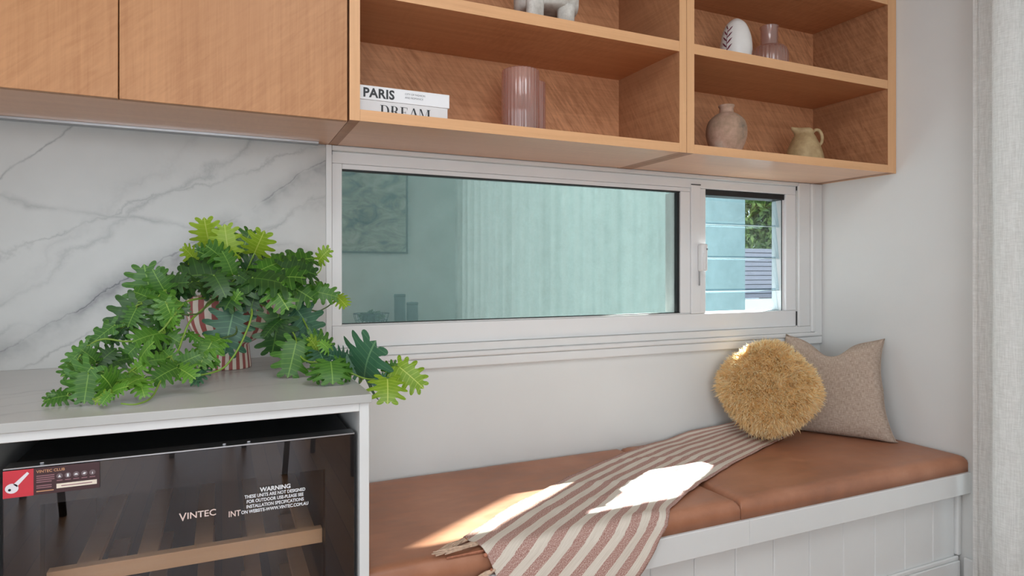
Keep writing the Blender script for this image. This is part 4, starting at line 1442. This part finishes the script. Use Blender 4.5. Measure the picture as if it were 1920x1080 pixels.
# base x,y -> tip x,y (measured in a 2.4x enlargement from 60,390), depth y, tint, optional width factor
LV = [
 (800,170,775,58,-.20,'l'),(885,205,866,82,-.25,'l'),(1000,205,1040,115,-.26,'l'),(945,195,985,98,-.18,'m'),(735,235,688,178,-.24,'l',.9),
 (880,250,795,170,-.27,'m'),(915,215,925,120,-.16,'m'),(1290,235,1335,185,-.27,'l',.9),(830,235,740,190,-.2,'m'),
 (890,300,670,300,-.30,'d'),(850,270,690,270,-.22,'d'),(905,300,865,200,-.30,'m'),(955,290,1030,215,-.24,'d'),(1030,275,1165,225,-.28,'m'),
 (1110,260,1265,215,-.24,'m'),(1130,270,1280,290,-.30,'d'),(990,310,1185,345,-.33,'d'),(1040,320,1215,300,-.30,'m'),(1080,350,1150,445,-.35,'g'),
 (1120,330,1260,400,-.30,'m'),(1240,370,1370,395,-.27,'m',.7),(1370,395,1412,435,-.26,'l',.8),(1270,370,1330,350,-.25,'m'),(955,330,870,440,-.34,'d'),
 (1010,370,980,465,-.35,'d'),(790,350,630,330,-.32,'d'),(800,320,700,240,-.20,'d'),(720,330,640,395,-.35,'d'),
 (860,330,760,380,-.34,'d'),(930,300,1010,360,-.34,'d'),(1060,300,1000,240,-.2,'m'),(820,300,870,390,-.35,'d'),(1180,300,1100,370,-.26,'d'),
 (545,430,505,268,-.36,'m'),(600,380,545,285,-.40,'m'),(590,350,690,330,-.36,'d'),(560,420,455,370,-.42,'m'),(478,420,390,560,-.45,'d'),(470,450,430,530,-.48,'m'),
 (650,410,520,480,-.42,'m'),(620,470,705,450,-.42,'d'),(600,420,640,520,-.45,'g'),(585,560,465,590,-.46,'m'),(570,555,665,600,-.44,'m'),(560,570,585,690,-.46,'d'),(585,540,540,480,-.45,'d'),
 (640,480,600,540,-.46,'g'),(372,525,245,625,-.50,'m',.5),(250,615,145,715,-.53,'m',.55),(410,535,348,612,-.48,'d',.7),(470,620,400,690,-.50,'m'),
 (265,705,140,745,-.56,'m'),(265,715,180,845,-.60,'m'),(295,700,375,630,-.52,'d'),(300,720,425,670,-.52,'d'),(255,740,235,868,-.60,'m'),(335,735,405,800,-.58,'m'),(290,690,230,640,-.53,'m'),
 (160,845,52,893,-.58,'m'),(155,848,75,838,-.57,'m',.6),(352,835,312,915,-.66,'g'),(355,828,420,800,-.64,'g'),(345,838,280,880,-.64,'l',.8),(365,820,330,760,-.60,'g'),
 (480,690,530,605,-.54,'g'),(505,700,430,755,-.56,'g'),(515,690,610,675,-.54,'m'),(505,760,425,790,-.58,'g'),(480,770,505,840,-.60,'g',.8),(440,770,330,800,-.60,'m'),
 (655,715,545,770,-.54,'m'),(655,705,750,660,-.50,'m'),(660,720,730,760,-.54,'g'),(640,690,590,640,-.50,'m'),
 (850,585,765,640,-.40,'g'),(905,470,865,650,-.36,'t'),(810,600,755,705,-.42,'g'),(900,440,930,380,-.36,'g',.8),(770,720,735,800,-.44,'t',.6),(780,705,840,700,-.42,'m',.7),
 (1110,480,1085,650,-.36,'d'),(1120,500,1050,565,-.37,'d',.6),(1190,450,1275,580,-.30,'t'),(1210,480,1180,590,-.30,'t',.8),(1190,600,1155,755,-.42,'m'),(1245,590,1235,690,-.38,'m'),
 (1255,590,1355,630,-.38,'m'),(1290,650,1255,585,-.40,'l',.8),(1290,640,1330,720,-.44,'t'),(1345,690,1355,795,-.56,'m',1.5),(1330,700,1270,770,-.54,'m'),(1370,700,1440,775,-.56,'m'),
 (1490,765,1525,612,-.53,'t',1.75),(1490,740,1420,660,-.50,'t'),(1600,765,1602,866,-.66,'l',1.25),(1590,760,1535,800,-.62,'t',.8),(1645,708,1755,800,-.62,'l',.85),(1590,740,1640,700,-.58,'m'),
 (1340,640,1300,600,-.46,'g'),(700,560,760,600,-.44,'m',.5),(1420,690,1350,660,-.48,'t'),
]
def pxy(X, Y):
    return 60 + X / 2.4, 390 + Y / 2.4
def settle(p, low=0.907):
    """nothing sinks into the worktop, cabinet edge or wall"""
    p = p.copy()
    if p.x < 0.300 and p.y > -0.735:
        p.z = max(p.z, low)
    p.y = min(p.y, -0.035)
    return p
bases = []
for k, L in enumerate(LV):
    bx, by, tx, ty, dy, tint = L[:6]
    wf = L[6] if len(L) > 6 else 1.0
    r0 = random.Random(900 + k)
    B = settle(on_y(*pxy(bx, by), dy), 0.918)
    T = settle(on_y(*pxy(tx, ty), dy - r0.uniform(-0.02, 0.045)), 0.912)
    ax = T - B
    ln = ax.length
    ax.normalize()
    view = (CAM_POS - B).normalized()
    nrm = (view * 1.0 + Vector((r0.uniform(-.35, .35), r0.uniform(-.35, .35), 0.55 + r0.uniform(-.3, .4))))
    nrm = (nrm - ax * nrm.dot(ax)).normalized()
    xx = ax.cross(nrm).normalized()
    me = LEAF[k % len(LEAF)]
    o = bpy.data.objects.new('leaf', me)
    COL.objects.link(o)
    sc_ = ln * 1.06
    mw = Matrix((xx, ax, nrm)).transposed().to_4x4()
    mw = Matrix.Translation(B - PC) @ mw @ Matrix.Diagonal((sc_ * wf * 1.12, sc_, sc_, 1))
    o.parent = plant
    o.matrix_local = mw
    o.material_slots[0].link = 'OBJECT'
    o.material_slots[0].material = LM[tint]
    bases.append((B, ax, tint))

# ---- stems: vines out of the pot, and a short stalk to every leaf
sg = leaf_mat('stem_green', srgb(96, 134, 48), srgb(128, 160, 62), srgb(128, 160, 62), 0.1)
sd_ = leaf_mat('stem_dark', srgb(50, 70, 36), srgb(72, 92, 44), srgb(72, 92, 44), 0.0)
def w_(X, Y, y):
    return on_y(*pxy(X, Y), y)
top = PC + Vector((0, 0, PH - 0.03))
VINES = [
 [w_(900,400,-.22), w_(860,300,-.22), w_(800,260,-.22), w_(795,170,-.20)],
 [w_(900,400,-.22), w_(890,300,-.25), w_(885,205,-.25)],
 [w_(930,400,-.22), w_(960,300,-.24), w_(1000,205,-.26)],
 [w_(950,380,-.24), w_(1080,300,-.28), w_(1200,315,-.28), w_(1290,290,-.27), w_(1305,225,-.27)],
 [w_(960,390,-.26), w_(1120,380,-.30), w_(1260,460,-.28), w_(1320,450,-.27), w_(1375,405,-.26)],
 [w_(800,380,-.28), w_(700,330,-.34), w_(600,370,-.40), w_(540,430,-.43), w_(470,440,-.46), w_(400,540,-.48)],
 [w_(820,400,-.30), w_(700,420,-.40), w_(640,480,-.45), w_(570,560,-.46), w_(440,600,-.50), w_(320,590,-.51), w_(245,630,-.53), w_(200,700,-.55), w_(160,845,-.58)],
 [w_(840,400,-.30), w_(720,500,-.42), w_(680,580,-.45), w_(640,660,-.49), w_(500,700,-.54), w_(390,780,-.60), w_(350,835,-.65)],
 [w_(880,390,-.30), w_(800,420,-.38), w_(760,470,-.42), w_(700,480,-.44), w_(640,480,-.46)],
 [w_(960,400,-.30), w_(990,470,-.37), w_(950,590,-.41), w_(890,690,-.44), w_(830,735,-.46), w_(700,760,-.50), w_(600,755,-.55), w_(540,850,-.62), w_(470,890,-.66), w_(400,880,-.66)],
 [w_(960,390,-.30), w_(1060,450,-.34), w_(1115,490,-.35), w_(1180,570,-.36), w_(1200,650,-.42), w_(1240,690,-.46), w_(1345,700,-.54), w_(1490,765,-.56), w_(1590,770,-.62), w_(1680,786,-.63), w_(1650,712,-.62)],
 [w_(970,380,-.28), w_(1130,420,-.30), w_(1200,470,-.29), w_(1260,580,-.36), w_(1300,650,-.42)],
 [w_(900,470,-.35), w_(920,560,-.37), w_(850,590,-.39), w_(790,640,-.41), w_(760,700,-.43), w_(755,795,-.45)],
]
for k, V_ in enumerate(VINES):
    bm = bmesh.new()
    tube(bm, curve_pts([settle(q, 0.905) for q in V_], 7), 0.0027, 6, 0.0017)
    bm_obj('stem', bm, sg if k % 4 else sd_, plant, True)
vine_pts = [q for V_ in VINES for q in curve_pts([settle(q, 0.905) for q in V_], 7)]
for B, ax, tint in bases:
    q = min(vine_pts, key=lambda p_: (p_ - B).length)
    bm = bmesh.new()
    m_ = (q + B) / 2 + Vector((0, 0, -0.006)) - ax * 0.008
    tube(bm, curve_pts([q, m_, B + ax * 0.002], 4), 0.0016, 5, 0.0013)
    bm_obj('leaf_stalk', bm, sg, plant, True)

# ================================================================== REST OF THE ROOM (seen mirrored in the glass)
art = thing('wall_picture', (1.45, YR + 0.02, 1.36), 'landscape picture in a thin frame, mirrored in the window', 'picture')
t = NT('landscape_print')
a_ = t.noise(t.mapping(t.pos(), (3, 1, 6)), 1.2, 6, 0.65, 1.0)
t.base(t.ramp(a_, [(0.35, srgb(70, 74, 70)), (0.5, srgb(150, 146, 128)), (0.65, srgb(196, 190, 176))])); t.rough(0.6)
box('canvas', (0.62, YR + 0.012, 1.38), (1.88, YR + 0.03, 2.28), t.m, art)
fk = plain('dark_frame', srgb(70, 62, 54), 0.5)
for lo, hi in (((0.60, YR + 0.001, 1.36), (1.90, YR + 0.035, 1.3795)), ((0.60, YR + 0.001, 2.2805), (1.90, YR + 0.035, 2.30)), ((0.60, YR + 0.001, 1.38), (0.6195, YR + 0.035, 2.28)), ((1.8805, YR + 0.001, 1.38), (1.90, YR + 0.035, 2.28))):
    box('frame', lo, hi, fk, art)
sb = thing('sideboard', (1.35, YR + 0.22, 0), 'low wooden sideboard by the far wall, mirrored in the window', 'sideboard')
box('top', (0.55, YR + 0.02, 0.55), (2.05, YR + 0.42, 0.585), M['edge_x'], sb, 0.003)
box('body', (0.60, YR + 0.03, 0.15), (2.00, YR + 0.40, 0.5495), M['wood_shelf'], sb)
for k in range(3):
    d_ = box('door', (0.61 + k * 0.465, YR + 0.4005, 0.16), (1.065 + k * 0.465, YR + 0.416, 0.54), M['wood_door'], sb, 0.001)
    box('knob', (0.83 + k * 0.465, YR + 0.4165, 0.34), (0.85 + k * 0.465, YR + 0.435, 0.36), M['steel'], d_, 0.004, 2)
for x in (0.64, 1.92):
    for y in (YR + 0.06, YR + 0.34):
        box('leg', (x, y, 0.0004), (x + 0.04, y + 0.04, 0.1495), M['wood_shelf'], sb)
pk = plain('charcoal_stoneware', srgb(52, 54, 56), 0.7)
for x, h, lab in ((1.76, 0.33, 'tall charcoal canister mirrored in the window'), (1.90, 0.24, 'short charcoal canister mirrored in the window')):
    cn = thing('canister', (x, YR + 0.22, 0.5853), lab, 'canister', 'canisters on the sideboard')
    bm_obj('body', lathe_bm([(0.055, 0), (0.06, 0.005), (0.06, h - 0.03), (0.001, h - 0.03)], 24, (x, YR + 0.22, 0.5853), cap=False), pk, cn, True)
    bm_obj('lid', lathe_bm([(0.001, h - 0.0298), (0.063, h - 0.0298), (0.063, h - 0.004), (0.058, h), (0.001, h)], 24, (x, YR + 0.22, 0.5853), cap=False), pk, cn, True)
wb_ = thing('wire_basket', (1.45, YR + 0.24, 0.5853), 'black wire basket with a green plant, mirrored in the window', 'basket')
for z, rr in ((0.004, 0.15), (0.06, 0.17), (0.13, 0.19)):
    bm = bmesh.new(); tube(bm, [Vector((1.45 + rr * math.cos(a), YR + 0.24 + rr * 0.7 * math.sin(a), 0.5853 + z)) for a in [2 * math.pi * k / 24 for k in range(25)]], 0.004, 5)
    bm_obj('hoop', bm, M['black'], wb_)
for k in range(12):
    a = 2 * math.pi * k / 12
    bm = bmesh.new(); tube(bm, [Vector((1.45 + r_ * math.cos(a), YR + 0.24 + r_ * 0.7 * math.sin(a), 0.5853 + z)) for z, r_ in ((0.004, 0.15), (0.06, 0.17), (0.13, 0.19))], 0.003, 5)
    bm_obj('wire', bm, M['black'], wb_)
gp = me_obj('foliage', leaf_cloud([((1.45, YR + 0.24, 0.68), (0.13, 0.09, 0.05))], 260, 0.035), M['garden_leaf'], wb_); gp['kind'] = 'stuff'
def chair(x, y, rz, label):
    c = thing('dining_chair', (x, y, 0), label, 'chair', 'dining chairs behind the camera')
    dk = plain('dark_timber', (0.02, 0.014, 0.01, 1), 0.45)
    R = Matrix.Translation((x, y, 0)) @ Matrix.Rotation(rz, 4, 'Z')
    def rod(nm, a, b, r1, m=dk):
        bm = bmesh.new(); tube(bm, [Vector(a), Vector(b)], r1, 8); bm.transform(R); bm_obj(nm, bm, m, c, True)
    bm = bmesh.new(); abox(bm, (-0.22, -0.21, 0.43), (0.22, 0.21, 0.455), 0.012, 2); bm.transform(R)
    bm_obj('seat', bm, plain('woven_seat', srgb(168, 140, 104), 0.9), c)
    for sx in (-1, 1):
        rod('leg', (sx * 0.21, -0.2, 0.0004), (sx * 0.18, -0.18, 0.43), 0.016)
        rod('leg', (sx * 0.20, 0.24, 0.0004), (sx * 0.18, 0.20, 0.455), 0.016)
        rod('back_post', (sx * 0.18, 0.20, 0.456), (sx * 0.17, 0.26, 0.80), 0.014)
        rod('stretcher', (sx * 0.197, -0.19, 0.20), (sx * 0.19, 0.22, 0.20), 0.009)
    rod('stretcher', (-0.19, 0.0, 0.20), (0.19, 0.0, 0.20), 0.009)
    rod('back_rail', (-0.20, 0.262, 0.80), (0.20, 0.262, 0.80), 0.018)
    for k in range(5):
        rod('spindle', (-0.12 + k * 0.06, 0.205, 0.456), (-0.12 + k * 0.06, 0.258, 0.785), 0.007)
chair(0.62, -3.30, 0.5, 'dark spindle-back chair mirrored at the right of the fridge door')
chair(-0.98, -3.05, -0.6, 'dark spindle-back chair mirrored at the left of the fridge door')
chair(-0.10, -4.05, 3.0, 'dark spindle-back chair farthest from the fridge door')
